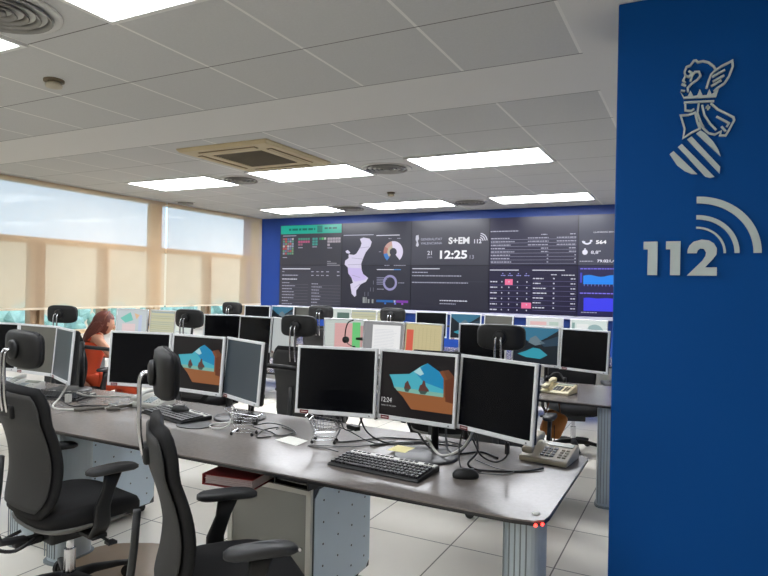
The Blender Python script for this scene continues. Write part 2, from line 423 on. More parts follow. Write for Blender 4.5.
crown = [(-0.072,2.272),(-0.058,2.250),(-0.046,2.251),(-0.037,2.271),(-0.027,2.249),(-0.014,2.250),(-0.006,2.273),(0.004,2.248),(0.018,2.247),(0.026,2.269),(0.034,2.248),(0.058,2.268),(0.049,2.236),(-0.059,2.243)]
E0 = Vector((0, PY0, 2.16))
def fE(a, b, d): return Vector((a, -d, b-2.16))
def ccw(p):
    s = sum(p[i][0]*p[(i+1) % len(p)][1]-p[(i+1) % len(p)][0]*p[i][1] for i in range(len(p)))
    return p if s > 0 else p[::-1]
def ribbon(bm, pts, w, f, d0, d1):
    P = [Vector(p) for p in pts]; closed = (P[0]-P[-1]).length < 1e-6
    if closed: P = P[:-1]
    n = len(P); L = []; R = []
    for i in range(n):
        a = P[(i-1) % n] if (closed or i > 0) else P[i]; c = P[(i+1) % n] if (closed or i < n-1) else P[i]
        t1 = (P[i]-a); t2 = (c-P[i])
        t1 = t1.normalized() if t1.length > 0 else t2.normalized(); t2 = t2.normalized() if t2.length > 0 else t1
        t = (t1+t2).normalized(); nn = Vector((-t.y, t.x)); k = min(1/max(.5, nn.dot(Vector((-t1.y, t1.x)))), 1.6)
        L.append(P[i]+nn*w/2*k); R.append(P[i]-nn*w/2*k)
    vs = [[bm.verts.new(f(q.x, q.y, d)) for q in Q] for Q, d in ((L, d0), (R, d0), (R, d1), (L, d1))]
    for i in range(n if closed else n-1):
        j = (i+1) % n
        for a in range(4): bm.faces.new((vs[a][i], vs[a][j], vs[(a+1) % 4][j], vs[(a+1) % 4][i]))
    if not closed:
        bm.faces.new([v[0] for v in vs]); bm.faces.new([v[-1] for v in vs][::-1])
t = thing('wall_emblem', 'silver heraldic emblem of winged crested helmet, crown and stripes on blue wall', 'emblem', E0)
bm = new_bm()
for s_ in stripes: prism(bm, ccw(s_), fE, .001, .012)
bmesh.ops.recalc_face_normals(bm, faces=bm.faces); obj('striped_base', bm, M_let, t)
bm = new_bm()
for s_ in strokes[:10]: ribbon(bm, s_, .0070, fE, .001, .012)
bmesh.ops.recalc_face_normals(bm, faces=bm.faces); obj('winged_crest', bm, M_let, t)
bm = new_bm(); prism(bm, ccw(crown), fE, .001, .012); bmesh.ops.recalc_face_normals(bm, faces=bm.faces); obj('crown', bm, M_let, t)
bm = new_bm()
for s_ in strokes[10:]: ribbon(bm, s_, .0070, fE, .001, .012)
bmesh.ops.recalc_face_normals(bm, faces=bm.faces); obj('helmet_and_shield', bm, M_let, t)
t = thing('wall_sign', 'silver 112 numerals with three signal arcs on the blue wall', 'sign', (0, PY0, 1.57))
def fS(a, b, d): return Vector((a, -d, b-1.57))
one = [(-.19,1.702),(-.14,1.702),(-.14,1.573),(-.1745,1.573),(-.1745,1.672),(-.19,1.672)]
two = [(-.037,1.656),(-.036,1.67),(-.03,1.685),(-.017,1.699),(.01,1.707),(.035,1.703),(.051,1.692),(.061,1.673),(.06,1.651),(.049,1.634),(.023,1.603),(.062,1.603),(.062,1.572),(-.037,1.572),(-.007,1.605),(.013,1.627),(.024,1.646),(.0255,1.66),(.018,1.672),(.006,1.674),(-.002,1.667),(-.005,1.656)]
for pts in (one, [(a+.0795, b) for a, b in one], two):
    bm = new_bm(); prism(bm, ccw(pts), fS, .001, .014); bmesh.ops.recalc_face_normals(bm, faces=bm.faces); obj('numeral', bm, M_let, t)
for r0, r1 in ((.187, .212), (.127, .143), (.092, .0995)):
    bm = new_bm(); n = 24; pts = [(-.009+r1*cos(pi/2*i/n), 1.656+r1*sin(pi/2*i/n)) for i in range(n+1)]+[(-.009+r0*cos(pi/2*i/n), 1.656+r0*sin(pi/2*i/n)) for i in range(n, -1, -1)]
    prism(bm, ccw(pts), fS, .001, .014); bmesh.ops.recalc_face_normals(bm, faces=bm.faces); obj('signal_arc', bm, M_let, t)

# ------------------------------------------------------------------ video wall
VX0, VY = -6.26, 8.36
vw = thing('video_wall', 'wall of ten dark displays with map, charts and a 12:25 clock', 'video wall', (VX0, VY, 1.19))
obj('housing', bx(0, 6.06, .02, .055, 0, 1.335), M_black, vw)
WB = (66, 66, 84)
def panel_colour(c, r): return [[(64, 64, 74), (58, 58, 72), (66, 66, 80), (46, 44, 72), (70, 72, 92)], [(70, 70, 82), (48, 48, 62), (46, 46, 62), (30, 26, 62), (34, 30, 84)]][r][c]
panels = {}
for c in range(5):
    for r in range(2):
        z1 = 1.335-.6675*r; z0 = z1-.6675
        a = Art(); a.rect(c*1.212+.004, z0+.003, (c+1)*1.212-.004, z1-.003, px(panel_colour(c, r), .78))
        panels[c, r] = a.done('display_panel', vw)
def on(fn, c, r, name):
    """graphics drawn in room x,z coordinates, a child of the panel they show on"""
    a = Art(); a.z = .003; fn(a)
    for v in a.bm.verts: v.co.x -= VX0; v.co.z -= 1.19
    return a.done(name, panels[c, r])
G = (176, 176, 196); W = (225, 225, 240)
def f(a):
    a.rect(-6.245, 2.375, -5.06, 2.515, (24, 168, 146), .9)
    a.scribble(-6.08, 2.43, .52, .035, (10, 95, 88), 1, .004)
    a.rect(-5.52, 2.39, -5.42, 2.50, (18, 120, 108), .9, .004); a.scribble(-5.38, 2.44, .24, .03, (10, 95, 88), 1, .004)
on(f, 0, 0, 'green_header')
def f(a):
    a.rect(-6.2, 2.34, -5.93, 2.35, G)
    pal = [(190, 90, 90), (150, 160, 180), (90, 150, 130), (200, 190, 190), (110, 120, 160), (150, 110, 120), (120, 160, 120)]
    for i in range(5):
        for j in range(7): a.rect(-6.2+i*.045, 2.035+j*.04, -6.163+i*.045, 2.068+j*.04, random.choice(pal), .8)
    for i in range(5):
        for j in range(3 if i < 2 else 2): a.rect(-5.89+i*.047, 2.27-j*.045, -5.85+i*.047, 2.305-j*.045, [(80, 150, 130), (190, 90, 130), (150, 100, 120)][j], .8)
    for i in range(2):
        for j in range(3): a.rect(-5.61+i*.055, 2.27-j*.045, -5.565+i*.055, 2.305-j*.045, (70, 160, 150), .8)
    for i in range(3): a.rect(-5.48+i*.047, 2.27, -5.44+i*.047, 2.305, [(60, 140, 110), (90, 190, 110), (190, 200, 190)][i], .8)
    for i in range(5):
        for j in range(2): a.rect(-5.32+i*.05, 2.265-j*.045, -5.275+i*.05, 2.302-j*.045, (180, 170, 180), .8)
    a.rect(-5.32, 2.165, -5.275, 2.205, (180, 170, 180), .8)
    for x, z in ((-6.2, 1.98), (-5.89, 2.14), (-5.61, 2.15), (-5.32, 2.13)): a.rect(x, z, x+.09, z+.012, G, .8)
    for k in range(3): a.rect(-5.32, 1.91-k*.03, -5.32+[.07, .18, .24][k], 1.925-k*.03, (140, 140, 150), .9)
on(f, 0, 0, 'status_blocks')
def f(a):
    a.rect(-6.2, 1.79, -5.64, 1.805, W, .9)
    for j in range(2):
        for x in (-5.62, -5.52, -5.43, -5.33, -5.13): a.scribble(x, 1.745-.06*j, .05, .013, G)
        a.scribble(-6.2, 1.745-.06*j, [.04, .32][j], .013, G)
    a.scribble(-6.2, 1.62, .3, .014, W)
    for k in range(8):
        z = 1.56-k*.05; a.scribble(-6.2, z, random.uniform(.12, .28), .012, G, .9); a.rect(-6.2, z-.02, -5.68, z-.017, (120, 120, 135), .8)
        a.scribble(-5.61, z-.012, random.uniform(.1, .3), .012, G, .9); a.rect(-5.61, z-.032, -5.06, z-.029, (120, 120, 135), .8)
on(f, 0, 1, 'table_text')
mp = [(-4.72,2.27),(-4.66,2.29),(-4.55,2.27),(-4.51,2.22),(-4.53,2.15),(-4.61,2.06),(-4.65,1.98),(-4.69,1.88),(-4.68,1.79),(-4.65,1.72),(-4.56,1.66),(-4.6,1.6),(-4.69,1.56),(-4.73,1.51),(-4.77,1.46),(-4.77,1.38),(-4.8,1.36),(-4.85,1.41),(-4.88,1.56),(-4.83,1.58),(-4.86,1.66),(-4.92,1.73),(-4.93,1.82),(-4.99,1.87),(-4.98,1.93),(-4.92,1.97),(-4.92,2.03),(-4.82,2.02),(-4.78,2.04),(-4.71,2.14),(-4.69,2.2)]
def f(a):
    a.poly(mp, (214, 208, 232), .95); a.poly([(-4.98,2.08),(-4.94,2.1),(-4.89,2.06),(-4.91,2.04),(-4.96,2.05)], (214, 208, 232), .95)
    a.poly([(-4.93, 1.82), (-4.69, 1.81), (-4.65, 1.72), (-4.57, 1.665), (-4.62, 1.63), (-4.8, 1.6), (-4.86, 1.66), (-4.92, 1.73)], (200, 186, 232), .95, .004)
    for seg in (((-4.93, 1.86), (-4.68, 1.87)), ((-4.86, 1.97), (-4.66, 1.95)), ((-4.8, 1.5), (-4.7, 1.56)), ((-4.74, 2.12), (-4.56, 2.14)), ((-4.85, 1.7), (-4.7, 1.66))):
        (x0, z0), (x1, z1) = seg; a.poly([(x0, z0), (x1, z1), (x1, z1+.006), (x0, z0+.006)], (150, 140, 175), .9, .005)
    for k, l in enumerate(((-4.47, 1.56), (-4.47, 1.45), (-4.52, 1.45), (-4.56, 1.38), (-4.62, 1.38))): a.rect(l[0], l[1], l[0]+.008, l[1]+.06, (130, 130, 145), .8)
on(f, 1, 0, 'map_graphic')
def f(a):
    a.rect(-5.02, 2.325, -4.48, 2.337, G, .9); a.rect(-4.43, 2.31, -4.03, 2.322, W, .9)
    c = (-4.135, 2.06)
    a.arc(*c, .06, .165, -48, 100, (220, 212, 236), .95); a.arc(*c, .10, .165, 100, 150, (200, 160, 150), .9); a.arc(*c, .10, .165, 150, 190, (180, 120, 110), .9)
    a.arc(*c, .10, .165, 190, 232, (60, 120, 190), 1.); a.arc(*c, .06, .10, 100, 228, (190, 180, 160), .9)
    for x, z, w in ((-4.22, 2.26, .05), (-4.07, 2.26, .06), (-4.38, 2.06, .04), (-4.28, 1.85, .09), (-4.12, 1.85, .2)): a.scribble(x, z, w, .01, G, .8)
on(f, 1, 0, 'gauge_chart')
def f(a):
    a.rect(-4.41, 1.785, -4.12, 1.797, W, .9); a.rect(-4.12, 1.785, -4.0, 1.797, (90, 150, 220), .9)
    a.arc(-4.18, 1.59, .085, .12, 0, 360, (150, 145, 190), .95, 30)
    for k in range(5): a.rect(-4.41, 1.56+k*.025, -4.29+k*.02, 1.572+k*.025, (130, 130, 155), .9)
    a.scribble(-4.04, 1.585, .1, .01, G, .8); a.scribble(-4.4, 1.485, .12, .01, G, .8)
    a.rect(-4.41, 1.29, -4.12, 1.325, (40, 100, 170), .9); a.rect(-4.11, 1.29, -4.08, 1.325, (180, 190, 230), .9); a.rect(-4.07, 1.29, -3.87, 1.325, (130, 60, 170), .9)
    for x, cc in ((-4.27, (60, 120, 210)), (-4.1, (120, 130, 230)), (-3.98, (160, 90, 200))): a.rect(x, 1.26, x+.03, 1.285, cc, .9)
    for x, w, h in ((-4.65, .04, .09), (-4.6, .02, .09), (-4.56, .03, .06), (-4.49, .03, .06)): a.rect(x, 1.27, x+w, 1.27+h, (170, 175, 175), .7)
on(f, 1, 1, 'ring_chart')
def f(a):
    a.poly([(-3.76, 2.30), (-3.72, 2.31), (-3.71, 2.25), (-3.73, 2.22), (-3.71, 2.16), (-3.73, 2.13), (-3.76, 2.15), (-3.745, 2.2), (-3.765, 2.24)], W, .7)
    a.text('GENERALITAT', -3.68, 2.225, .035, G, .85, .34, .01); a.text('VALENCIANA', -3.68, 2.165, .035, G, .85, .34, .01)
    a.text('S+EM', -3.24, 2.165, .10, (235, 235, 240), .9, .32, .035)
    a.text('112', -2.85, 2.17, .06, W, .85, .11, .03)
    for r in (.045, .075, .105): a.arc(-2.77, 2.2, r, r+.014, 5, 82, W, .8, 8)
on(f, 2, 0, 'logo_row')
def f(a):
    a.text('12:25', -3.37, 1.95, .125, (240, 240, 245), 1, .42, .03)
    a.text('13', -2.91, 1.95, .055, G, .9, .06); a.text('21', -3.57, 2.01, .06, W, .8, .07, .015); a.text('jun', -3.575, 1.955, .04, G, .8, .08)
on(f, 2, 0, 'clock_text')
def f(a):
    a.rect(-3.81, 1.8, -3.37, 1.812, W, .85); a.scribble(-3.81, 1.745, .25, .014, G, .9)
    a.scribble(-3.81, 1.695, .78, .014, G, .9); a.scribble(-3.81, 1.595, .88, .014, G, .9); a.rect(-3.81, 1.62, -2.66, 1.622, (90, 90, 105), .9)
    a.scribble(-3.36, 1.335, .43, .014, W, .9); a.scribble(-3.36, 1.29, .25, .012, G, .9)
on(f, 2, 1, 'caption_text')
def f(a):
    a.scribble(-2.61, 2.325, .4, .014, G, .95)
    for k in range(8):
        z = 2.225-k*.047; a.scribble(-2.6, z, random.uniform(.18, .36), .014, G, .95); a.rect(-2.6, z-.014, -1.44, z-.010, (150, 150, 175), .9)
        w = .28 if k < 3 else (.1 if k < 5 else .02); a.scribble(-1.8-w, z, w, .014, G, .9); a.scribble(-1.44-w*.9, z, w*.9, .014, G, .9)
    a.scribble(-1.9, 2.27, .08, .012, G); a.scribble(-1.52, 2.27, .07, .012, G)
on(f, 3, 0, 'table_text')
def f(a):
    a.rect(-2.61, 1.785, -2.2, 1.797, W, .85); a.rect(-2.01, 1.785, -1.58, 1.797, W, .85)
    a.rect(-2.39, 1.585, -2.28, 1.665, (232, 110, 150), 1); a.rect(-2.155, 1.265, -2.02, 1.345, (232, 110, 150), 1)
    for k in range(6):
        z = 1.62-k*.078; a.scribble(-2.6, z, .1, .016, W, .85); a.rect(-2.6, z-.04, -2.03, z-.036, (110, 105, 150), .9)
        for x in (-2.44, -2.34, -2.22, -2.09): a.rect(x, z, x+.015, z+.018, W, .8, .005)
    for x in (-2.45, -2.35, -2.23, -2.12): a.scribble(x, 1.71, .07, .012, (150, 150, 220), .9); a.rect(x+.02, 1.735, x+.035, 1.75, (150, 150, 220), .9)
    for k in range(7):
        z = 1.67-k*.066; a.scribble(-2.0, z, random.uniform(.1, .2), .015, W, .85); a.rect(-2.0, z-.03, -1.43, z-.026, (110, 105, 150), .9)
        a.rect(-1.73, z, -1.71, z+.018, W, .8); a.scribble(-1.5, z, .06, .014, W, .8)
    a.scribble(-1.76, 1.725, .08, .012, W, .8); a.scribble(-1.62, 1.72, .17, .012, W, .8)
on(f, 3, 1, 'table_text')
def f(a):
    a.text('LLAMADAS EN CURSO', -1.22, 2.28, .02, W, .9, .36)
    a.arc(-1.30, 2.20, .05, .072, 200, 320, W, 1, 8); a.rect(-1.36, 2.15, -1.325, 2.175, W, 1); a.rect(-1.265, 2.165, -1.235, 2.19, W, 1)
    a.text('564', -1.19, 2.135, .05, (245, 245, 250), 1, .13, .03)
    a.arc(-1.325, 2.03, 0.001, .035, 0, 360, W, 1, 12); a.rect(-1.335, 2.065, -1.315, 2.08, W, 1)
    a.text("8,8''", -1.25, 2.0, .05, W, .9, .12, .02)
    a.scribble(-1.39, 1.905, .17, .012, G, .9); a.text('79.021,4', -1.17, 1.89, .042, W, 1, .22, .025)
on(f, 4, 0, 'call_counter')
def f(a):
    a.scribble(-1.38, 1.805, .42, .014, (120, 110, 230), 1)
    top = [(-1.34+.037*i, 1.72+.012*sin(i*.8)) for i in range(12)]
    a.poly([(-1.34, 1.61)]+top+[(-.93, 1.61)], (20, 130, 235), 1)
    a.rect(-1.38, 1.63, -1.355, 1.76, (60, 60, 190), 1)
    for k in range(9): a.rect(-1.33+.045*k, 1.585, -1.322+.045*k, 1.61, (120, 130, 220), .9)
    a.scribble(-1.38, 1.485, .42, .014, (130, 120, 240), 1)
    top = [(-1.33+.037*i, 1.43+.004*sin(i)) for i in range(12)]
    a.poly([(-1.33, 1.26)]+top+[(-.92, 1.26)], (60, 62, 232), 1)
    a.scribble(-1.36, 1.235, .2, .01, G, .9)
on(f, 4, 1, 'area_charts')
struct('trim_4', bx(-6.28, .1, 8.34, YF, 1.14, 1.185), mat('video_wall_ledge', (196, 196, 215), .3, .2, noise=.03))

# ------------------------------------------------------------------ desks
def desk_mat():
    m, nt, b = nodes_mat('grey_laminate')
    tc = nt.nodes.new('ShaderNodeTexCoord'); n = nt.nodes.new('ShaderNodeTexNoise'); n.inputs['Scale'].default_value = 60; n.inputs['Detail'].default_value = 6
    nt.links.new(tc.outputs['Object'], n.inputs['Vector'])
    nt.links.new(mixc(nt, n.outputs['Fac'], srgb(106, 100, 96), srgb(125, 117, 112)), b.inputs['Base Color'])
    b.inputs['Roughness'].default_value = .26; b.inputs['Specular IOR Level'].default_value = .7
    return m
M_desk = desk_mat(); M_edge = mat('desk_edge_black', (30, 29, 30), .4, noise=.1)
def leg_column(parent, x, y):
    bm = new_bm(); pts = sell(.14, .22, 24, 3.2)
    prism(bm, pts, lambda a, c, d: Vector((x+a, y+c, d)), .012, .712)
    o = obj('leg', bm, M_alu, parent, smooth=False)
    bm = new_bm()
    for i in range(5):
        xx = x-.05+i*.02; box(bm, xx-.002, xx+.002, y-.112, y-.107, .03, .69)
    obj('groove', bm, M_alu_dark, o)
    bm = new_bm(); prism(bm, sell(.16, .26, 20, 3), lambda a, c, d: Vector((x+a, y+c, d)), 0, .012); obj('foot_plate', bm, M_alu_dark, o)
def desk(x0, x1, y0, label, group='long grey desks'):
    t = thing('desk', label, 'desk', ((x0+x1)/2, y0, 0), 0, group)
    w = (x1-x0)/2; c = .09
    pts = [(-w+.002, 0), (w-c-.02, 0.0), (w-.035, .012), (w-.008, .04), (w, c), (w, .93), (w-.02, .95), (-w+.002, .95)]
    bm = new_bm(); prism(bm, pts, lambda a, b_, d: Vector((a, b_, d)), .724, .73); obj('worktop', bm, M_desk, t)
    bm = new_bm(); prism(bm, [(a*.9995, b_) for a, b_ in pts], lambda a, b_, d: Vector((a, b_, d)), .712, .724); obj('edge_band', bm, M_edge, t)
    leg_column(t, w-.11, .20); leg_column(t, -w+.27, .16)
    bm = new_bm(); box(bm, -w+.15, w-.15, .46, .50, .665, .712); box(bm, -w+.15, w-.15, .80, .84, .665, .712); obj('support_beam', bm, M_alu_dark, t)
    return t
d = {}
d[1] = desk(-3.31, -.44, 2.055, 'long grey desk in the foreground with rounded corner at the right')
d[2] = desk(-6.2, -3.315, 2.055, 'grey desk continuing left of the seam, under the leftmost monitors')
d[3] = desk(-3.08, -.44, 4.42, 'grey desk of the second row, its right end beside the blue partition')
d[4] = desk(-6.2, -3.085, 4.42, 'grey desk of the second row where the person in orange sits')
d[5] = desk(-3.31, -.44, 6.80, 'right desk of the far row under the clock display')
d[6] = desk(-6.2, -3.315, 6.80, 'left desk of the far row under the map display')
bm = new_bm()
for x, y in ((-.468, 2.058), (-.450, 2.078)): cyl(bm, (x+1.875, y-2.055, .7185), .0055, .006, 10, 'y'); 
obj('status_light', bm, mat('red_led', (255, 40, 40), .4, emit=(255, 60, 50), estr=5), d[1])['label'] = 'two small red lights on the desk corner'
bm = new_bm(); lathe(bm, (-.485+1.875, 2.135-2.055, .7300), [(.014, 0), (.014, .003), (.006, .005)], 16)
obj('grommet_cap', bm, M_white, d[1], smooth=True)
for k in (5, 6):
    obj('modesty_panel', bx(-1.30, 1.30, .60, .62, .12, .70), M_plaster, d[k])

# ------------------------------------------------------------------ monitors
SW, SH = .382, .296
def scr_off(a): a.rect(-SW/2, 0, SW/2, SH, M_offblack)
def scr_grey(a): a.rect(-SW/2, 0, SW/2, SH, M_offgrey)
def scr_warm(a): a.rect(-SW/2, 0, SW/2, SH, M_offgrey2)
def scr_cave(a):
    w, h = SW, SH; q = lambda u, v: (-w/2+u*w, h*(1-v))
    a.rect(-w/2, 0, w/2, h, px((26, 22, 24), .7))
    L = .0004
    rock = [(.12, .36), (.40, .32), (.62, .14), (.80, .24), (.92, .20), (1, .30), (1, .86), (.45, .86), (.32, .68), (.20, .56), (.16, .44)]
    a.poly([q(*p) for p in rock], (104, 62, 40), .85, L)
    a.poly([q(*p) for p in [(.22, .58), (.87, .60), (1, .70), (1, .86), (.45, .86), (.33, .69)]], (148, 92, 54), .85, L*1.5)
    a.poly([q(*p) for p in [(.80, .24), (.85, .22), (.92, .36), (.90, .60), (.86, .60), (.87, .36)]], (122, 72, 44), .85, L*1.5)
    a.poly([q(*p) for p in [(.88, .36), (1, .30), (1, .70), (.90, .68)]], (95, 50, 30), .9, L*2)
    sky = [(.12, .36), (.40, .32), (.56, .18), (.64, .13), (.80, .24), (.86, .34), (.87, .60), (.50, .59), (.20, .56), (.16, .44)]
    a.poly([q(*p) for p in sky], (70, 165, 182), .95, L*2)
    a.poly([q(*p) for p in [(.47, .28), (.64, .13), (.80, .24), (.86, .34), (.866, .50), (.60, .42)]], (28, 128, 172), .95, L*3)
    a.poly([q(*p) for p in [(.46, .28), (.54, .20), (.60, .30), (.55, .33)]], (160, 200, 205), .95, L*4)
    a.poly([q(*p) for p in [(.20, .54), (.87, .56), (.87, .62), (.50, .615), (.24, .60)]], (120, 170, 155), .95, L*4)
    for (u, v, s_) in ((.38, .52, .042), (.60, .53, .062)):
        a.poly([q(u-s_, v+.03), q(u-s_*.75, v-.05), q(u-s_*.3, v-.07), q(u-s_*.1, v-.13*s_/.06), q(u+s_*.3, v-.12*s_/.06), q(u+s_*.55, v-.05), q(u+s_*1.2, v+.0), q(u+s_*1.3, v+.03)], (92, 56, 50), .85, L*5)
        a.poly([q(u-s_, v+.03), q(u+s_, v+.03), q(u+s_*.5, v+.08), q(u-s_*.5, v+.08)], (60, 80, 75), .9, L*5)
def scr_cave_clock(a):
    scr_cave(a); a.text('12:24', -SW/2+.012, .060, .022, (220, 220, 220), .9, .055, lift=.003); a.text('lunes, 21 de junio', -SW/2+.012, .040, .009, (200, 200, 200), .8, .08, lift=.003)
def scr_lake(a):
    w, h = SW, SH; q = lambda u, v: (-w/2+u*w, h*(1-v)); L = .0004
    a.rect(-w/2, 0, w/2, h, px((58, 120, 150), .8))
    a.poly([q(*p) for p in [(.0, .12), (.25, .34), (.42, .44), (.55, .40), (.75, .26), (1, .05), (1, 1), (0, 1)]], (24, 32, 40), .8, L)
    a.poly([q(*p) for p in [(.38, .30), (.50, .22), (.62, .36), (.72, .42), (.5, .50), (.34, .42)]], (110, 130, 140), .8, L*2)
    a.poly([q(*p) for p in [(.30, .66), (.45, .56), (.60, .58), (.78, .74), (.62, .86), (.30, .84), (.1, .76)]], (50, 150, 170), .9, L*2)
    a.poly([q(*p) for p in [(.58, .40), (.8, .30), (1, .2), (1, .46), (.7, .52)]], (44, 66, 84), .8, L*2)
def scr_red(a):     # pale rota with pink and green columns
    a.rect(-SW/2, 0, SW/2, SH, px((196, 206, 200), .85)); L = .0004
    a.rect(-SW/2+.012, .0, -SW/2+.085, SH-.03, (205, 212, 206), .85, L)
    a.rect(-SW/2+.092, .0, -SW/2+.26, SH-.03, (224, 172, 170), .85, L); a.rect(-SW/2+.26, .0, -SW/2+.335, SH-.02, (110, 205, 125), .85, L)
    a.rect(-SW/2+.335, .05, SW/2-.006, SH-.05, (205, 160, 160), .85, L)
    for i in range(18): a.rect(-SW/2+.01, .01+i*.014, SW/2-.02, .0108+i*.014, (165, 168, 165), .8, L*2)
def scr_doc(a):
    a.rect(-SW/2, 0, SW/2, SH, px((150, 150, 152), .8)); L = .0004
    a.rect(-SW/2+.085, .02, SW/2-.02, SH-.02, (232, 232, 232), .95, L)
    for i in range(16): a.rect(-SW/2+.105, .04+i*.013, SW/2-.05-random.random()*.05, .042+i*.013, (190, 195, 205), .9, L*2)
def scr_beige(a):
    a.rect(-SW/2, 0, SW/2, SH, px((204, 192, 148), .85)); L = .0004
    a.rect(-SW/2+.01, .04, -SW/2+.085, SH-.05, (214, 100, 82), .9, L)
    for i in range(6): a.rect(-SW/2+.10+i*.042, .02, -SW/2+.103+i*.042, SH-.03, (180, 168, 128), .85, L)
    for i in range(12): a.rect(-SW/2+.09, .02+i*.02, SW/2-.01, .0208+i*.02, (184, 172, 132), .85, L*2)
def scr_mapweb(a):
    a.rect(-SW/2, 0, SW/2, SH, px((198, 206, 208), .9)); L = .0004
    a.poly([(-.15, .2), (-.02, .27), (.02, .18), (-.08, .15)], (120, 200, 185), .9, L); a.poly([(.03, .26), (.1, .24), (.06, .19)], (226, 190, 150), .9, L)
    a.rect(-.12, .05, .05, .14, (226, 205, 205), .9, L); a.rect(.09, .03, .13, .24, (190, 200, 224), .9, L)
def scr_sheet(a):
    a.rect(-SW/2, 0, SW/2, SH, px((200, 200, 172), .85)); L = .0004
    for i in range(12): a.rect(-SW/2+.01, .015+i*.022, SW/2-.01, .021+i*.022, random.choice([(178, 178, 140), (214, 208, 160), (170, 178, 160)]), .85, L)
    a.rect(-SW/2+.01, SH-.02, SW/2-.01, SH-.008, (150, 170, 185), .85, L*2)
def scr_pale(a):
    a.rect(-SW/2, 0, SW/2, SH, px((205, 215, 210), .9)); L = .0004
    a.rect(-.06, .15, .12, .25, (96, 122, 112), .8, L); a.rect(-.17, .05, -.08, .27, (214, 222, 214), .9, L)
    a.scribble(-.16, .08, .3, .01, (170, 180, 190), .9, L*2)
def scr_blank(a):
    a.rect(-SW/2, 0, SW/2, SH, px((186, 192, 192), .85))
    for i in range(9): a.rect(-SW/2+.02+i*.04, .01, -SW/2+.0215+i*.04, SH-.03, (165, 172, 174), .85, .0004)
def scr_web(a):
    a.rect(-SW/2, 0, SW/2, SH, px((214, 218, 216), .9)); L = .0004
    a.rect(-.16, .22, .02, .26, (226, 186, 186), .9, L); a.rect(.05, .22, .15, .26, (184, 204, 192), .9, L); a.scribble(-.15, .17, .3, .01, (180, 180, 185), .9, L)
def scr_portal(a):
    a.rect(-SW/2, 0, SW/2, SH, px((214, 226, 222), .9)); L = .0004
    a.rect(-SW/2+.01, .2, -SW/2+.04, .27, (130, 165, 160), .9, L); a.arc(.07, .16, 0.001, .1, 0, 180, (150, 178, 180), .9, 14, L); a.rect(-.13, .2, .0, .26, (232, 236, 234), .9, L)
MON = {}
def monitor(kind, screen_fn, bez=M_silver):
    """origin at desk height below the screen centre; faces -Y"""
    t = thing('monitor', '', 'monitor')
    T = Matrix.Translation((0, 0, .155)) @ Matrix.Rotation(-rad(4.6), 4, 'X')
    w, h = .205, .33
    bm = new_bm(); o_ = .001
    sb, st, sd = .024, .018, .020      # bottom, top, sides
    # bezel: front ring
    ix0, ix1, iz0, iz1 = -SW/2, SW/2, .0205, .0205+SH
    def ring(x0, x1, z0, z1, y): return [Vector(p) for p in ((x0, y, z0), (x1, y, z0), (x1, y, z1), (x0, y, z1))]
    loft(bm, [ring(ix0, ix1, iz0, iz1, .004), ring(ix0-.001, ix1+.001, iz0-.001, iz1+.001, 0), ring(-w+.003, w-.003, .003, h-.003, 0), ring(-w, w, 0, h, .004), ring(-w, w, 0, h, .012), ring(-w+.004, w-.004, .004, h-.004, .014)], cap=False)
    bmesh.ops.recalc_face_normals(bm, faces=bm.faces)
    bm.transform(T); obj('bezel', bm, bez, t)
    bm = new_bm()
    loft(bm, [ring(-w+.004, w-.004, .004, h-.004, .013), ring(-w+.005, w-.005, .005, h-.005, .032), ring(-w+.015, w-.015, .015, h-.015, .045), ring(-.12, .12, .06, h-.06, .062)][::-1])
    bmesh.ops.recalc_face_normals(bm, faces=bm.faces)
    bm.transform(T); obj('back_shell', bm, M_black, t)
    a = Art(); screen_fn(a)
    for v in a.bm.verts: v.co.z += .0205; v.co.y += .0042
    a.bm.transform(T); a.done('screen', t)
    bm = bx(-w+.028, -w+.072, -.0012, .001, .002, .0185, M=T); bd = obj('badge', bm, M_badge, t)
    bm = bx(-w+.034, -w+.066, -.0018, -.001,   .0085, .0115, M=T); obj('badge_print', bm, M_white, bd)
    bm = new_bm(); cyl(bm, (w-.03, -.002, .010), .004, .003, 10, 'y'); bm.transform(T); obj('power_button', bm, M_greykey, t)
    bm = bx(-.05, .05, .056, .076, .115, .215, M=T); obj('mount_plate', bm, M_black, t, bevel=.004)
    MON[kind] = t
    return t
USED = set()
def place_mon(kind, x, y, yaw, label, group, z=.73):
    fns = dict(off=scr_off, grey=scr_grey, warm=scr_warm, cave=scr_cave, clock=scr_cave_clock, lake=scr_lake, red=scr_red, doc=scr_doc, beige=scr_beige, mapweb=scr_mapweb, sheet=scr_sheet, pale=scr_pale, web=scr_web, blank=scr_blank, portal=scr_portal)
    if kind not in MON:
        t = monitor(kind, fns[kind]); t.location = (x, y, z); t.rotation_euler = (0, 0, rad(yaw)); t['label'] = label; t['group'] = group
        return t
    return dup(MON[kind], (x, y, z), rad(yaw), label, group)
F1, F2, F3 = 'monitors of the front row', 'monitors of the second row', 'monitors of the far row'
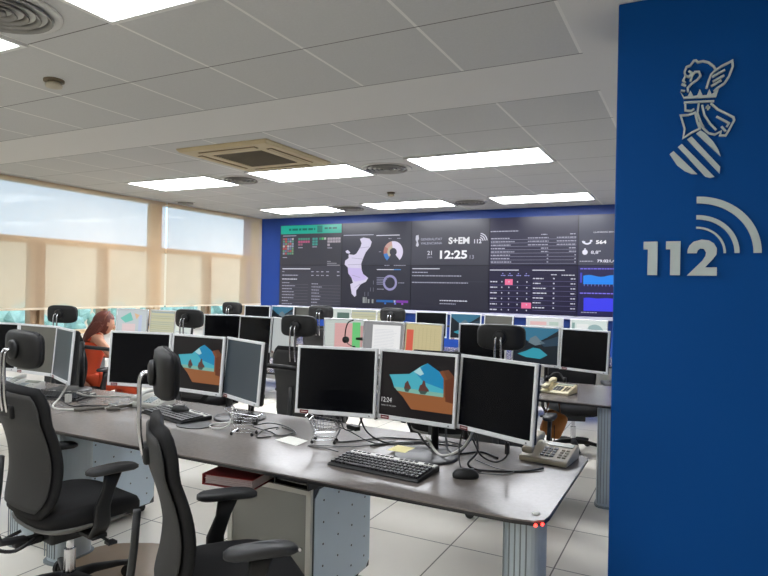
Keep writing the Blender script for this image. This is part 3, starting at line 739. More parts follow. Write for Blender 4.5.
mons = [
 ('off', -1.542, 2.511, 12.0, 'silver monitor with black screen, left of the beach wallpaper monitor at front right', F1),
 ('clock', -1.148, 2.565, -4.4, 'silver monitor showing a beach cave wallpaper with clock 12:24, above the black keyboard', F1),
 ('off', -.761, 2.502, -22.1, 'large silver monitor with black screen nearest the beige desk phone', F1),
 ('off', -2.955, 2.575, 15, 'silver monitor with black screen beside the person in orange', F1),
 ('cave', -2.532, 2.60, -2, 'silver monitor with beach cave wallpaper behind the white phone', F1),
 ('grey', -2.159, 2.545, -22.6, 'narrow angled silver monitor with grey blue screen, behind the left toy cart', F1),
 ('warm', -3.90, 2.555, 0, 'silver monitor with warm grey screen behind the leftmost chair headrest', F1),
 ('grey', -3.519, 2.469, -21.8, 'narrow angled monitor with blue grey screen at the far left', F1),
 ('off', -4.33, 2.53, 12, 'dark monitor at the left edge of the photo in the front row', F1),
 ('off', -1.63, 5.03, 8, 'silver monitor with black screen behind the right second-row headrest', F2),
 ('lake', -1.19, 5.07, -8, 'silver monitor showing a mountain lake wallpaper in the second row', F2),
 ('off', -.785, 4.93, -20, 'silver monitor with black screen touching the blue partition, above the cream phone', F2),
 ('red', -2.905, 4.888, 18, 'monitor with pink and green columns in the middle of the second row', F2),
 ('doc', -2.445, 4.75, -2, 'monitor with a white document page on grey, second row', F2),
 ('beige', -2.075, 4.77, -14, 'monitor with beige table and a red block, second row', F2),
 ('off', -4.13, 4.62, 22, 'black monitor just right of the left second-row headrest', F2),
 ('off', -3.72, 4.58, -4, 'dark monitor left of the large headrest in the second row', F2),
 ('blank', -3.36, 4.52, -24, 'pale screen monitor half hidden behind the large headrest in the second row', F2),
 ('mapweb', -5.70, 4.86, 14, 'monitor with pastel map page right beside the head of the person in orange', F2),
 ('sheet', -5.27, 4.90, -2, 'monitor with yellowish spreadsheet left of the second headrest', F2),
 ('pale', -4.89, 4.82, -22, 'pale monitor behind the headrest above the left wallpaper monitor', F2),
 ('off', -5.78, 7.18, 14, 'small black monitor in the far row under the left end of the video wall', F3),
 ('lake', -5.44, 7.33, 0, 'small monitor with hazy landscape wallpaper at the left of the far row', F3),
 ('warm', -5.10, 7.32, -22, 'small grey monitor beside the blue gap at the left of the far row', F3),
 ('pale', -4.42, 7.32, 10, 'far row monitor with pale page and dark picture, below the map', F3),
 ('sheet', -4.0, 7.2, -2, 'far row monitor with cream table below the ring chart', F3),
 ('sheet', -3.6, 7.1, -20, 'far row monitor with cream table half behind a headrest', F3),
 ('off', -3.03, 7.25, 12, 'far row monitor with black screen below the clock display', F3),
 ('lake', -2.55, 7.18, -2, 'far row monitor with teal landscape wallpaper right of the black one', F3),
 ('warm', -2.10, 7.05, -18, 'far row monitor with grey screen behind the right headrest', F3),
 ('web', -1.52, 6.92, 6, 'far row monitor with a pale page and pink strip below the pink table cells', F3),
 ('portal', -1.03, 6.75, -14, 'far row monitor with a pale green portal page beside the blue partition', F3),
]
for a in mons: place_mon(*a)
# stands: one disc, pole and cross beam per station
def stand(cx, cy):
    t = thing('monitor_stand', '', 'monitor stand', (cx, cy, .73), 0, 'triple monitor stands')
    bm = new_bm(); lathe(bm, (0, -.03, 0), [(.15, 0), (.15, .006), (.142, .011), (.03, .016)], 36); obj('base_disc', bm, mat('stand_disc', (48, 47, 49), .4, noise=.1), t, smooth=True)
    bm = new_bm(); cyl(bm, (0, .07, .008), .018, .33, 16); obj('pole', bm, M_black, t, smooth=True)
    bm = new_bm(); tube(bm, [(-.36, .075, .30), (-.2, .085, .30), (0, .09, .30), (.2, .085, .30), (.36, .065, .30)], .014, 8); obj('cross_beam', bm, M_black, t, smooth=True)
    return t
s0 = stand(-1.10, 2.64); s0['label'] = 'black disc-based monitor stand behind the keyboard with the yellow note'
for (x, y, l) in ((-2.36, 2.83, 'black monitor stand behind the left keyboard and mouse'), (-3.98, 2.90, 'black monitor stand at the far left behind the white phone'),
                  (-1.13, 5.19, 'black monitor stand on the second row desk by the partition'), (-2.45, 4.87, 'black monitor stand in the middle of the second row'),
                  (-3.72, 4.74, 'black monitor stand of the second row behind the large headrest'), (-5.27, 4.98, 'black monitor stand beyond the person in orange'),
                  (-5.43, 7.44, 'black monitor stand at the left of the far row'), (-4.0, 7.36, 'black monitor stand of the far row below the map'),
                  (-2.56, 7.33, 'black monitor stand of the far row below the clock'), (-1.28, 7.0, 'black monitor stand of the far row by the partition')):
    dup(s0, (x, y, .73), 0, l)

# ------------------------------------------------------------------ office chairs
def make_chair(headrest=True):
    t = thing('office_chair', '', 'office chair')
    # seat: faces +Y
    bm = new_bm(); rings = []
    for k, (s_, z) in enumerate(((.80, .405), (.96, .412), (1.0, .44), (1.0, .462), (.96, .482), (.84, .492), (.4, .494))):
        rings.append([Vector((x*s_, y*s_+.03, z - (.035*max(0, (y*s_)/.24)**2 if y > 0 else 0) + .012*abs(x*s_/.25)**2)) for x, y in sell(.50, .48, 36, 3.6)])
    loft(bm, rings); obj('seat', bm, M_blackfab, t, smooth=True)
    bm = new_bm(); rings = []
    for s_, z in ((.45, .365), (.78, .375), (.95, .395), (.98, .41), (.9, .412)):
        rings.append([Vector((x*s_, y*s_+.02, z+.014*abs(x*s_/.25)**2)) for x, y in sell(.50, .47, 36, 3.6)])
    loft(bm, rings); obj('seat_shell', bm, M_shell, t, smooth=True)
    bm = new_bm(); box(bm, -.09, .09, -.13, .12, .31, .372); box(bm, -.025, .025, -.25, -.13, .315, .35)
    mech = obj('tilt_mechanism', bm, M_black, t, bevel=.01)
    bm = new_bm(); tube(bm, [(.09, .03, .34), (.2, .04, .335), (.28, .04, .33)], .007, 8); box(bm, .27, .31, .02, .06, .325, .337); obj('lever', bm, M_black, mech)
    # backrest curve
    def prof(u):           # u 0..1 -> y offset, z, width
        z = .47+.57*u
        y = -.235 + .040*sin(pi*min(1, u*1.35)) - .030*u**1.6
        w = .38 + .10*sin(pi*min(1, .12+u*.66))
        return y, z, w
    N = 22
    def back(off0, off1, grow, name, m, u0=0., u1=1., par=t):
        bm = new_bm(); rings = []
        for i in range(N+1):
            u = u0+(u1-u0)*i/N; y, z, w = prof(u)
            edge = min(i, N-i)
            sc = (.80, .91, .965, 1.)[min(edge, 3)]
            w = w*sc*grow; th0, th1 = off0, off1
            if edge == 0: m_ = (off0+off1)/2; th0 = m_-(off1-off0)*.36; th1 = m_+(off1-off0)*.36
            ring = []
            for a, b_ in sell(1, 1, 20, 3.5):
                yy = y + (th0+th1)/2 + b_*(th1-th0) + .05*(a*2)**2*(w/.5)**2*.8
                ring.append(Vector((a*w, yy, z)))
            rings.append(ring)
        loft(bm, rings); return obj(name, bm, m, par, smooth=True)
    b1 = back(-.012, .032, 1.0, 'backrest', M_blackfab)
    back(-.024, -.011, .90, 'back_shell', M_mesh, .05, .95)
    # spine
    bm = new_bm()
    path = [(-.20, .345), (-.305, .36), (-.330, .42), (-.325, .52), (-.315, .62), (-.308, .74)]
    rings = []
    for i, (y, z) in enumerate(path):
        w = .055-.004*i; th = .016
        p0 = Vector((0, *path[max(i-1, 0)])); p1 = Vector((0, *path[min(i+1, len(path)-1)])); tt = (p1-p0).normalized(); nn = Vector((0, -tt.z, tt.y))
        rings.append([Vector((a*w*2*.5, y, z))+nn*b_*th*2*.8 for a, b_ in sell(1, 1, 12, 4)])
    loft(bm, rings); obj('back_support', bm, M_pad, t, smooth=True)
    bm = new_bm(); tube(bm, spline([(-.07, -.19, .36), (-.075, -.27, .335), (0, -.31, .33), (.075, -.27, .335), (.07, -.19, .36)], 4), .008, 8); obj('support_loop', bm, M_black, t, smooth=True)
    if headrest:
        hy = -.235
        bm = new_bm(); rings = []
        for (s_, dy) in ((.55, -.030), (.86, -.027), (.97, -.015), (1., .0), (.98, .013), (.88, .024), (.5, .029)):
            rings.append([Vector((x*s_, hy+dy+.8*x*x*s_*s_, 1.20+z*s_)) for x, z in sell(.32, .168, 32, 4.2)])
        loft(bm, rings[:4], cap=True); hb = obj('headrest', bm, M_head, t, smooth=True)
        bm = new_bm(); loft(bm, rings[3:]); obj('cushion', bm, M_blackfab, hb, smooth=True)
        bm = new_bm(); lathe(bm, (0, 0, 0), [(.045, 0), (.043, .014), (.03, .02)], 24); bm.transform(Matrix.Translation((0, hy-.028, 1.20)) @ Matrix.Rotation(pi/2, 4, 'X')); obj('hub', bm, M_black, hb, smooth=True)
        for sx in (-1, 1):
            bm = new_bm(); tube(bm, spline([(sx*.014, hy-.045, 1.20), (sx*.016, hy-.062, 1.198), (sx*.018, hy-.073, 1.17), (sx*.02, hy-.073, 1.08), (sx*.022, hy-.070, 1.0), (sx*.022, hy-.060, .93)], 5), .0065, 8); obj('headrest_rod', bm, M_chrome, t, smooth=True)
        bm = new_bm(); box(bm, -.05, .05, hy-.06, hy-.012, .90, .96); obj('rod_socket', bm, M_head, t, bevel=.01)
    # arms
    for sx in (-1, 1):
        bm = new_bm(); rings = []
        for y, z, w, l in ((-.01, .36, .03, .07), (.0, .42, .03, .075), (.0, .50, .028, .07), (.03, .58, .026, .06), (.05, .65, .026, .085)):
            rings.append([Vector((sx*(.285 if z > .4 else .25)+a*w, y+b_*l, z)) for a, b_ in sell(1, 1, 12, 4)])
        loft(bm, rings); ar = obj('armrest', bm, M_black, t, smooth=True)
        bm = new_bm(); box(bm, *sorted((sx*.12, sx*.27)), -.035, .035, .352, .372); obj('arm_bracket', bm, M_black, ar, bevel=.004)
        bm = new_bm(); rings = []
        for s_, z in ((.86, .648), (1., .655), (1., .668), (.9, .677), (.5, .679)):
            rings.append([Vector((sx*.285+a*.085*s_, .045+b_*.24*s_, z-.04*max(0, b_)**2)) for a, b_ in sell(1, 1, 20, 3.)])
        loft(bm, rings); obj('arm_pad', bm, M_pad, ar, smooth=True)
    # base
    bm = new_bm(); cyl(bm, (0, 0, .09), .026, .15, 16); cyl(bm, (0, 0, .24), .016, .08, 16); obj('gas_lift', bm, M_chrome, t, smooth=False)
    for k in range(5):
        a = rad(72*k+18); Mx = Matrix.Rotation(a, 4, 'Z')
        bm = new_bm(); rings = []
        for x, z, w, h in ((.02, .105, .055, .05), (.12, .105, .048, .036), (.24, .085, .036, .026), (.31, .07, .03, .02)):
            rings.append([Mx @ Vector((x, p*w, z+q*h)) for p, q in sell(1, 1, 12, 4)])
        loft(bm, rings); lg = obj('leg', bm, M_black, t, smooth=True)
        c = Mx @ Vector((.30, 0, .032)); bm = new_bm()
        for s_ in (-1, 1):
            sub = new_bm(); cyl(sub, (s_*.014-.008, 0, 0), .03, .016, 18, 'x'); sub.transform(Matrix.Translation(c) @ Matrix.Rotation(a+.7, 4, 'Z'))
            me = bpy.data.meshes.new('x'); sub.to_mesh(me); sub.free(); bm.from_mesh(me); bpy.data.meshes.remove(me)
        box(bm, -.006, .006, -.006, .006, 0, .05, M=Matrix.Translation(c)); obj('caster', bm, M_black, lg)
    return t
ch = make_chair()
CG = 'black office chairs with headrests'
ch.location = (-2.63, 1.92, 0); ch.rotation_euler = (0, 0, rad(-10)); ch['group'] = CG
ch['label'] = 'black office chair at the left edge, seen from behind with its arm at the desk'
for x, y, yaw, l in ((-1.47, 1.70, -38, 'nearest black office chair, turned sideways before the glass-fronted cabinet'),
                     (-1.15, 4.12, 4, 'black office chair behind the large right monitor, headrest before the lake wallpaper'),
                     (-2.74, 4.12, 3, 'black office chair between the two front monitor groups, back fully in view'),
                     (-4.02, 4.28, 0, 'black office chair whose headrest shows above the left wallpaper monitor'),
                     (-5.365, 3.96, 14, 'black office chair on which the person in orange sits'),
                     (-5.42, 6.45, 0, 'far row black office chair at the left, headrest before the cream wall'),
                     (-3.08, 6.46, 0, 'far row black office chair with headrest below the purple bar'),
                     (-4.05, 6.40, 10, 'far row black office chair behind the monitor with pink columns'),
                     ):
    dup(ch, (x, y, 0), rad(yaw), l)
ch2 = make_chair(False); ch2.location = (-1.76, 4.52, 0); ch2.rotation_euler = (0, 0, rad(5)); ch2['group'] = 'black office chairs without headrests'
ch2['label'] = 'black office chair without headrest, its back top showing over the clock monitor'
dup(ch2, (-1.02, 5.95, 0), rad(-160), 'low black office chair whose chrome column shows under the second row desk by the bag')

# ------------------------------------------------------------------ under-desk cabinets
M_cabside = mat('pale_blue_steel', (208, 224, 238), .45, .15, noise=.06, scale=6)
m_gl, nt, b = nodes_mat('smoked_glass'); b.inputs['Base Color'].default_value = (*srgb(120, 122, 116), 1); b.inputs['Roughness'].default_value = .12; b.inputs['Specular IOR Level'].default_value = .8
M_cabframe = mat('cabinet_frame_light', (196, 196, 190), .4, .2, noise=.05)
M_cabedge = mat('cabinet_edge_dark', (52, 58, 66), .45, noise=.08)
def cabinet(x1, y0, label):
    w, dd, h = .47, .56, .60
    t = thing('computer_cabinet', label, 'cabinet', (x1-w/2, y0+dd/2, 0), 0, 'steel computer cabinets under the front desks')
    X, Y = w/2, dd/2
    bm = new_bm(); box(bm, -X, X, -Y+.02, Y, .05, h); obj('body', bm, M_cabedge, t, bevel=.006)
    for sx in (-1, 1):
        bm = new_bm(); xx = sx*(X+.001); c = .035
        pts = [(-Y+.03, .06+c), (-Y+.03+c, .06), (Y-.01-c, .06), (Y-.01, .06+c), (Y-.01, h-.012-c), (Y-.01-c, h-.012), (-Y+.03+c, h-.012), (-Y+.03, h-.012-c)]
        prism(bm, pts if sx > 0 else pts[::-1], lambda a, b_, dpt: Vector((xx+sx*dpt, a, b_)), 0, .004)
        sp_ = obj('side_panel', bm, M_cabside, t)
        bm = new_bm()
        for i in range(5):
            for j in range(4):
                cyl(bm, (xx+sx*.0035 if sx > 0 else xx-.0055, -Y+.10+j*.13, .13+i*.10), .005, .002, 8, 'x')
        obj('perforation', bm, M_cabedge, sp_)
    fr = new_bm()
    for q in ((-X, X, h-.025, h), (-X, X, .05, .075), (-X, -X+.025, .075, h-.025), (X-.025, X, .075, h-.025)): box(fr, q[0], q[1], -Y, -Y+.019, q[2], q[3])
    dr = obj('door', fr, M_cabframe, t)
    obj('glass', bx(-X+.025, X-.025, -Y+.006, -Y+.012, .075, h-.025), m_gl, dr)
    bm = new_bm(); cyl(bm, (X-.05, -Y-.004, .33), .008, .01, 12, 'y'); obj('lock', bm, M_chrome, dr)
    for sx in (-1, 1):
        for sy in (-1, 1):
            bm = new_bm(); cyl(bm, (sx*(X-.05)-.01, sy*(Y-.06), .024), .024, .02, 14, 'x'); box(bm, sx*(X-.05)-.008, sx*(X-.05)+.008, sy*(Y-.06)-.008, sy*(Y-.06)+.008, .03, .052); obj('caster', bm, M_black, t)
    return t
cabinet(-1.505, 2.27, 'pale blue perforated steel cabinet with glass door under the front desk')
cabinet(-3.19, 2.38, 'blue grey steel cabinet under the left desk behind the leftmost chair')
# paper tray and folders on cabinet
t = thing('document_folder', 'red cardboard folder sticking out over the glass door cabinet', 'folder', (-1.86, 2.21, .601), rad(8))
bm = new_bm(); box(bm, -.13, .13, -.10, .16, 0, .003); box(bm, -.13, .13, -.10, .16, .045, .048); box(bm, -.13, -.125, -.10, .16, .003, .045)
obj('cover', bm, mat('red_card', (150, 40, 44), .6, noise=.1), t)
bm = new_bm()
for i in range(7): box(bm, -.12+random.uniform(0, .01), .125, -.095+random.uniform(-.004, .006), .15, .005+i*.0056, .0095+i*.0056)
obj('sheets', bm, mat('folder_sheets', (186, 170, 170), .8, noise=.1), t)
t = thing('paper_tray', 'black slanted tray on top of the cabinet beside the red folder', 'tray', (-1.60, 2.36, .601), rad(-4))
bm = new_bm(); box(bm, -.10, .10, -.10, .12, 0, .006); box(bm, -.10, -.092, -.10, .12, .006, .05); box(bm, .092, .10, -.10, .12, .006, .05); box(bm, -.092, .092, .112, .12, .006, .05); obj('tray_body', bm, M_black, t)
obj('divider', bx(-.09, .09, -.09, .10, .02, .024), M_greykey, t)
# chair mat
bm = new_bm(); prism(bm, sell(.62, .95, 48, 3.), lambda a, b_, dd: Vector((a, b_, dd)), .0, .004)
tag(obj('chair_mat', bm, mat('tan_floor_mat', (150, 128, 104), .3, noise=.12, scale=5), None, loc=(-2.61, 2.10, .001), rot=(0, 0, rad(30))), 'tan rounded floor mat between the two nearest chairs', 'floor mat')

# ------------------------------------------------------------------ keyboards, mice, phones
def keyboard(x, y, rz, label, z=.7305, lite=True):
    t = thing('keyboard', label, 'keyboard', (x, y, z), rad(rz), 'black and silver computer keyboards')
    bm = new_bm(); prism(bm, [(-.10, 0), (.10, 0), (.10, .022), (.05, .022), (-.09, .012), (-.10, .006)], lambda a, b_, dd: Vector((dd, a, b_)), -.222, .222)
    bmesh.ops.recalc_face_normals(bm, faces=bm.faces); obj('case', bm, M_black, t, bevel=.003)
    bm = new_bm(); box(bm, -.215, .215, .058, .098, .0222, .0255); tp = obj('top_strip', bm, M_silver2, t)
    bm = new_bm()
    for i in range(17):
        if i in (4, 9, 14): continue
        box(bm, -.205+i*.0242, -.189+i*.0242, .078, .089, .0255, .028)
    obj('media_key', bm, M_black, tp)
    bm = new_bm()
    for r in range(5):
        for i in range(21):
            if i in (14, 18) and r > 0: pass
            x0 = -.2135+i*.0204
            if r == 0 and 4 <= i <= 8:
                if i == 4: box(bm, x0, x0+.1, -.085+r*.028, -.062+r*.028, .010, .021)
                continue
            y0 = -.085+r*.028; zz = .0135+r*.0022
            box(bm, x0+.001, x0+.0158, y0, y0+.0225, zz-.004, zz+.008)
    obj('keys', bm, mat('black_key', (38, 38, 42), .4, noise=.15, scale=80), t)
    return t
keyboard(-1.187, 2.34, -4, 'black and silver keyboard in front of the beach wallpaper monitor with clock')
def mouse(x, y, rz, label, z=.7305):
    t = thing('computer_mouse', label, 'mouse', (x, y, z), rad(rz), 'black computer mice')
    bm = new_bm(); rings = []
    for s_, zz in ((.95, 0), (1., .006), (.98, .016), (.8, .028), (.5, .035), (.15, .037)):
        rings.append([Vector((a*s_, b_*s_-.004*(1-s_), zz)) for a, b_ in sell(.062, .11, 24, 2.5)])
    loft(bm, rings); obj('body', bm, M_black, t, smooth=True)
    bm = new_bm(); cyl(bm, (-.003, .028, .030), .008, .006, 12, 'x'); obj('wheel', bm, M_greykey, t)
    return t
mouse(-.835, 2.40, -62, 'black mouse on the desk right of the front keyboard')
def phone(x, y, rz, label, m1, m2, z=.7305, s=1.):
    t = thing('desk_phone', label, 'desk phone', (x, y, z), rad(rz), 'desk telephones'); t.scale = (s, s, s)
    bm = new_bm(); prism(bm, [(-.10, 0), (.10, 0), (.10, .055), (.085, .062), (-.095, .022), (-.10, .015)], lambda a, b_, dd: Vector((dd, a, b_)), -.11, .11)
    bmesh.ops.recalc_face_normals(bm, faces=bm.faces); obj('body', bm, m1, t, bevel=.006)
    R = Matrix.Translation((0, -.095, .022)) @ Matrix.Rotation(math.atan2(.04, .18), 4, 'X')
    bm = new_bm()
    for i in range(4):
        for j in range(3): box(bm, -.022+j*.022, -.006+j*.022, .03+i*.024, .044+i*.024, 0, .005, M=R)
    obj('keypad', bm, M_greykey if m1 is not M_white else M_alu, t)
    bm = new_bm()
    for i in range(4):
        for j in range(2): box(bm, .056+j*.022, .070+j*.022, .03+i*.024, .042+i*.024, 0, .004, M=R)
    obj('function_keys', bm, m2, t)
    bm = new_bm(); box(bm, -.022, .095, .140, .172, 0, .004, M=R); obj('display', bm, mat('lcd_grey', (150, 156, 142), .3, noise=.05), t)
    bm = new_bm(); rings = []
    for yy, w, h, z0 in ((-.005, .044, .022, .030), (.012, .052, .034, .026), (.05, .044, .026, .030), (.10, .036, .022, .036), (.15, .044, .026, .031), (.18, .052, .034, .026), (.195, .044, .022, .030)):
        rings.append([R @ Vector((-.072+a*w, yy, z0+b_*h)) for a, b_ in sell(1, 1, 14, 3)])
    loft(bm, rings); obj('handset', bm, m1, t, smooth=True)
    return t
phone(-.595, 2.865, -6, 'beige desk phone at the right end of the front desk', M_beige, M_beige_dk)
phone(-3.07, 2.80, 10, 'white desk phone below the left wallpaper monitor', M_white, M_white, s=.95)
phone(-4.24, 2.70, 12, 'white desk phone behind the leftmost chair headrest', M_white, M_white, s=.95)
phone(-.93, 4.78, -10, 'cream desk phone on the second row desk next to the partition', mat('cream_plastic', (226, 214, 180), .5, noise=.05), M_beige_dk)
keyboard(-2.70, 2.635, -14, 'black keyboard with a mouse lying on it, below the left wallpaper monitor')
mouse(-2.70, 2.67, -80, 'black mouse lying on top of the left keyboard', z=.7305+.024)
bm = new_bm(); prism(bm, sell(.20, .17, 28, 2.3), lambda a, b_, dd: Vector((a, b_, dd)), 0, .004)
tag(obj('mouse_pad', bm, M_black, None, loc=(-2.44, 2.52, .7305)), 'curved black mouse pad peeking out from under the left keyboard', 'mouse pad')
keyboard(-1.27, 4.72, 0, 'black keyboard on the second row desk beside the cream phone')
keyboard(-3.62, 2.37, -10, 'dark keyboard among cables below the far left monitors') if False else None
t = keyboard(-3.80, 2.66, 14, 'black keyboard among white cables beside the leftmost white phone')
# papers
def sheet(pts, m, label, cat, z, name):
    cx = sum(p[0] for p in pts)/4; cy = sum(p[1] for p in pts)/4
    bm = new_bm(); prism(bm, ccw([(a-cx, b_-cy) for a, b_ in pts]), lambda a, b_, dd: Vector((a, b_, dd)), 0, .0008)
    return tag(obj(name, bm, m, None, loc=(cx, cy, z)), label, cat)
sheet([(-1.872, 2.49), (-1.857, 2.597), (-1.721, 2.56), (-1.715, 2.449)], M_paper, 'small white sheet of paper on the front desk left of the keyboard', 'paper', .7305, 'paper_sheet')
sheet([(-1.285, 2.575), (-1.28, 2.68), (-1.185, 2.675), (-1.19, 2.57)], M_sticky, 'yellow sticky note lying on the desk just behind the front keyboard', 'sticky note', .7425, 'sticky_note')

# toy shopping carts
def cart(x, y, rz, label, load=True):
    t = thing('toy_shopping_cart', label, 'toy shopping cart', (x, y, .7305), rad(rz), 'small chrome toy shopping carts on the front desk')
    r = .0016; bm = new_bm()
    B0 = [(-.055, -.03, .055), (.055, -.03, .062), (.055, .03, .062), (-.055, .03, .055)]; B1 = [(-.075, -.045, .12), (.075, -.035, .105), (.075, .035, .105), (-.075, .045, .12)]
    for Q in (B0, B1):
        for i in range(4): tube(bm, [Q[i], Q[(i+1) % 4]], r*1.2, 5)
    for i in range(4):
        a0, a1, b0, b1 = map(Vector, (B0[i], B0[(i+1) % 4], B1[i], B1[(i+1) % 4]))
        n = 9 if i % 2 == 0 else 5
        for k in range(n+1): tube(bm, [a0.lerp(a1, k/n), b0.lerp(b1, k/n)], r*.7, 4)
        for q in (.33, .66): tube(bm, [a0.lerp(b0, q), a1.lerp(b1, q)], r*.7, 4)
    obj('basket', bm, M_chrome, t)
    bm = new_bm()
    for s_ in (-1, 1):
        tube(bm, spline([(-.095, s_*.042, .135), (-.07, s_*.04, .11), (-.05, s_*.035, .05), (-.06, s_*.035, .018), (.05, s_*.028, .02)], 4), r*1.4, 6)
        tube(bm, [(-.05, s_*.035, .05), (.055, s_*.03, .062)], r, 5)
    tube(bm, [(-.06, -.035, .018), (-.06, .035, .018)], r, 5); obj('frame', bm, M_chrome, t)
    bm = new_bm(); tube(bm, [(-.095, -.044, .135), (-.095, .044, .135)], .0035, 8); obj('handle', bm, M_chrome, t)
    for sx, sy in ((-.06, -.035), (-.06, .035), (.05, -.028), (.05, .028)):
        bm = new_bm(); cyl(bm, (sx, sy-.003, .008), .008, .006, 12, 'y'); box(bm, sx-.002, sx+.002, sy-.002, sy+.002, .008, .02); obj('wheel', bm, M_black, t)
    return t
cart(-2.07, 2.50, 15, 'small chrome toy shopping cart holding a black headset, below the narrow angled monitor')
cart(-1.63, 2.58, 20, 'small chrome toy shopping cart under the black screen left of the clock monitor')
bm = new_bm(); tube(bm, spline([(-.045, -.01, .0), (-.02, .02, .02), (.02, .018, .022), (.045, -.005, .0)], 6), .010, 8)
for s_ in (-1, 1):
    sub = [(s_*.04-.012, -.012, -.01), (s_*.04+.012, .0, -.01)]
    cyl(bm, (s_*.04-.011, -.008, -.004), .018, .022, 14, 'x')
tag(obj('headset', bm, M_black, None, smooth=True, loc=(-2.055, 2.505, .806), rot=(0, 0, rad(20))), 'black headset lying inside the left toy shopping cart', 'headset')
# headset hanging on the pink monitor
t = thing('headset', 'black headset with microphone arm hanging over the monitor with pink columns', 'headset', (-2.79, 4.80, 1.02))
bm = new_bm(); tube(bm, spline([(.03, .0, .19), (-.01, -.02, .17), (-.035, -.02, .12), (-.045, -.02, .05), (-.04, -.02, .03)], 6), .006, 8); obj('headband', bm, M_black, t, smooth=True)
bm = new_bm(); cyl(bm, (-.035, -.035, .01), .03, .025, 16, 'y'); obj('earpiece', bm, M_black, t, smooth=True)
bm = new_bm(); tube(bm, spline([(-.03, -.03, .0), (.01, -.04, -.03), (.06, -.04, -.045)], 5), .004, 6); cyl(bm, (.055, -.04, -.045), .008, .018, 10, 'x'); obj('microphone_arm', bm, M_black, t)
# headset lying on cream phone
bm = new_bm(); tube(bm, spline([(-.06, -.02, .0), (-.03, .01, .035), (0, .02, .045), (.03, .01, .035), (.06, -.02, .0)], 5), .006, 8); cyl(bm, (-.075, -.02, .0), .022, .02, 14, 'x'); cyl(bm, (.055, -.02, 0), .022, .02, 14, 'x')
tag(obj('headset', bm, M_black, None, smooth=True, loc=(-.95, 4.78, .835)), 'thin black headset resting on the cream phone in the second row', 'headset')
# two curved grey grips joined by wire
t = thing('wire_tool', 'pair of curved grey handles joined by a thin wire on the left desk', 'tool', (-3.20, 2.50, .7305))
M_grip = mat('grey_rubber_grip', (92, 88, 82), .6, noise=.1)
bm = new_bm(); tube(bm, spline([(-.11, -.07, .008), (-.06, -.06, .010), (-.02, .0, .012), (-.01, .05, .010)], 6), .009, 8, None); obj('grip', bm, M_grip, t, smooth=True)
bm = new_bm(); tube(bm, spline([(.03, .045, .008), (.06, .045, .010), (.11, .075, .010)], 6), .009, 8); obj('grip', bm, M_grip, t, smooth=True)
bm = new_bm(); tube(bm, spline([(.03, .06, .010), (.06, .12, .012), (.07, .19, .010)], 6), .009, 8); obj('grip', bm, M_grip, t, smooth=True)
bm = new_bm(); tube(bm, spline([(-.01, .05, .010), (.01, .055, .010), (.035, .05, .010)], 4), .003, 6); obj('wire', bm, M_chrome, t)

# cables on the front desk
def cable(pts, r, m, label, n=6):
    c = Vector(pts[0]); bm = new_bm(); P = spline([Vector(p)-c for p in pts], 8)
    bm_ = bm; tube(bm_, P, r, 6)
    return tag(obj('cable', bm, m, None, smooth=True, loc=c), label, 'cable')
Z = .735
cable([(-1.66, 2.68, .86), (-1.62, 2.70, .78), (-1.60, 2.62, Z), (-1.52, 2.66, Z), (-1.42, 2.80, Z), (-1.25, 2.86, Z), (-1.08, 2.80, .755)], .0038, M_cable_g, 'long grey cable curving behind the front keyboard under the black monitor')
cable([(-1.47, 2.63, .88), (-1.44, 2.66, .79), (-1.36, 2.72, Z), (-1.22, 2.80, Z), (-1.05, 2.84, Z), (-.96, 2.70, .76)], .0042, M_cable_b, 'black cable hanging between the black monitor and the clock monitor')
cable([(-1.13, 2.68, .80), (-1.05, 2.62, .75), (-.98, 2.58, .76), (-.92, 2.62, .80), (-.90, 2.68, .86)], .006, M_cable_w, 'thick pale grey cable looping under the clock monitor')
cable([(-1.05, 2.72, .86), (-1.0, 2.62, .78), (-.94, 2.60, .77), (-.90, 2.66, .83)], .005, M_cable_g, 'grey cable loop under the right part of the clock monitor')
cable([(-.86, 2.60, .87), (-.84, 2.56, .80), (-.86, 2.50, .76), (-.83, 2.52, Z), (-.74, 2.54, Z), (-.64, 2.60, Z), (-.58, 2.68, Z+.002)], .0048, M_cable_b, 'thick black cable under the large right monitor ending in a plug')
cable([(-.86, 2.55, .86), (-.82, 2.55, .79), (-.77, 2.60, .755), (-.72, 2.60, .79), (-.715, 2.57, .86)], .004, M_cable_b, 'black cable loop hanging below the large right monitor')
cable([(-.80, 2.435, .745), (-.72, 2.50, Z), (-.68, 2.57, Z), (-.76, 2.58, Z), (-.88, 2.66, Z)], .0026, M_cable_g, 'thin mouse cable curling right of the front mouse')
cable([(-1.46, 2.42, .745), (-1.55, 2.47, Z), (-1.66, 2.47, Z), (-1.60, 2.51, Z), (-1.45, 2.58, Z), (-1.34, 2.78, Z)], .0028, M_cable_g, 'thin keyboard cable curling left of the front keyboard')
cable([(-1.40, 2.62, Z), (-1.30, 2.76, Z), (-1.12, 2.90, Z), (-1.0, 2.86, Z)], .003, M_cable_b, 'thin black cable behind the yellow sticky note')
cable([(-3.60, 2.60, .86), (-3.58, 2.52, .77), (-3.50, 2.42, Z), (-3.34, 2.42, Z), (-3.20, 2.62, Z), (-3.30, 2.66, Z)], .006, M_cable_w, 'thick white cable looping below the far left angled monitor')
cable([(-3.50, 2.58, .80), (-3.42, 2.62, .78), (-3.30, 2.80, .76), (-3.18, 2.86, .76), (-3.10, 2.76, Z)], .006, M_cable_w, 'white cable arching in front of the person in orange')
cable([(-3.52, 2.48, .77), (-3.44, 2.50, Z), (-3.36, 2.56, Z), (-3.24, 2.62, Z)], .004, M_cable_b, 'thin black cable below the far left angled monitor')
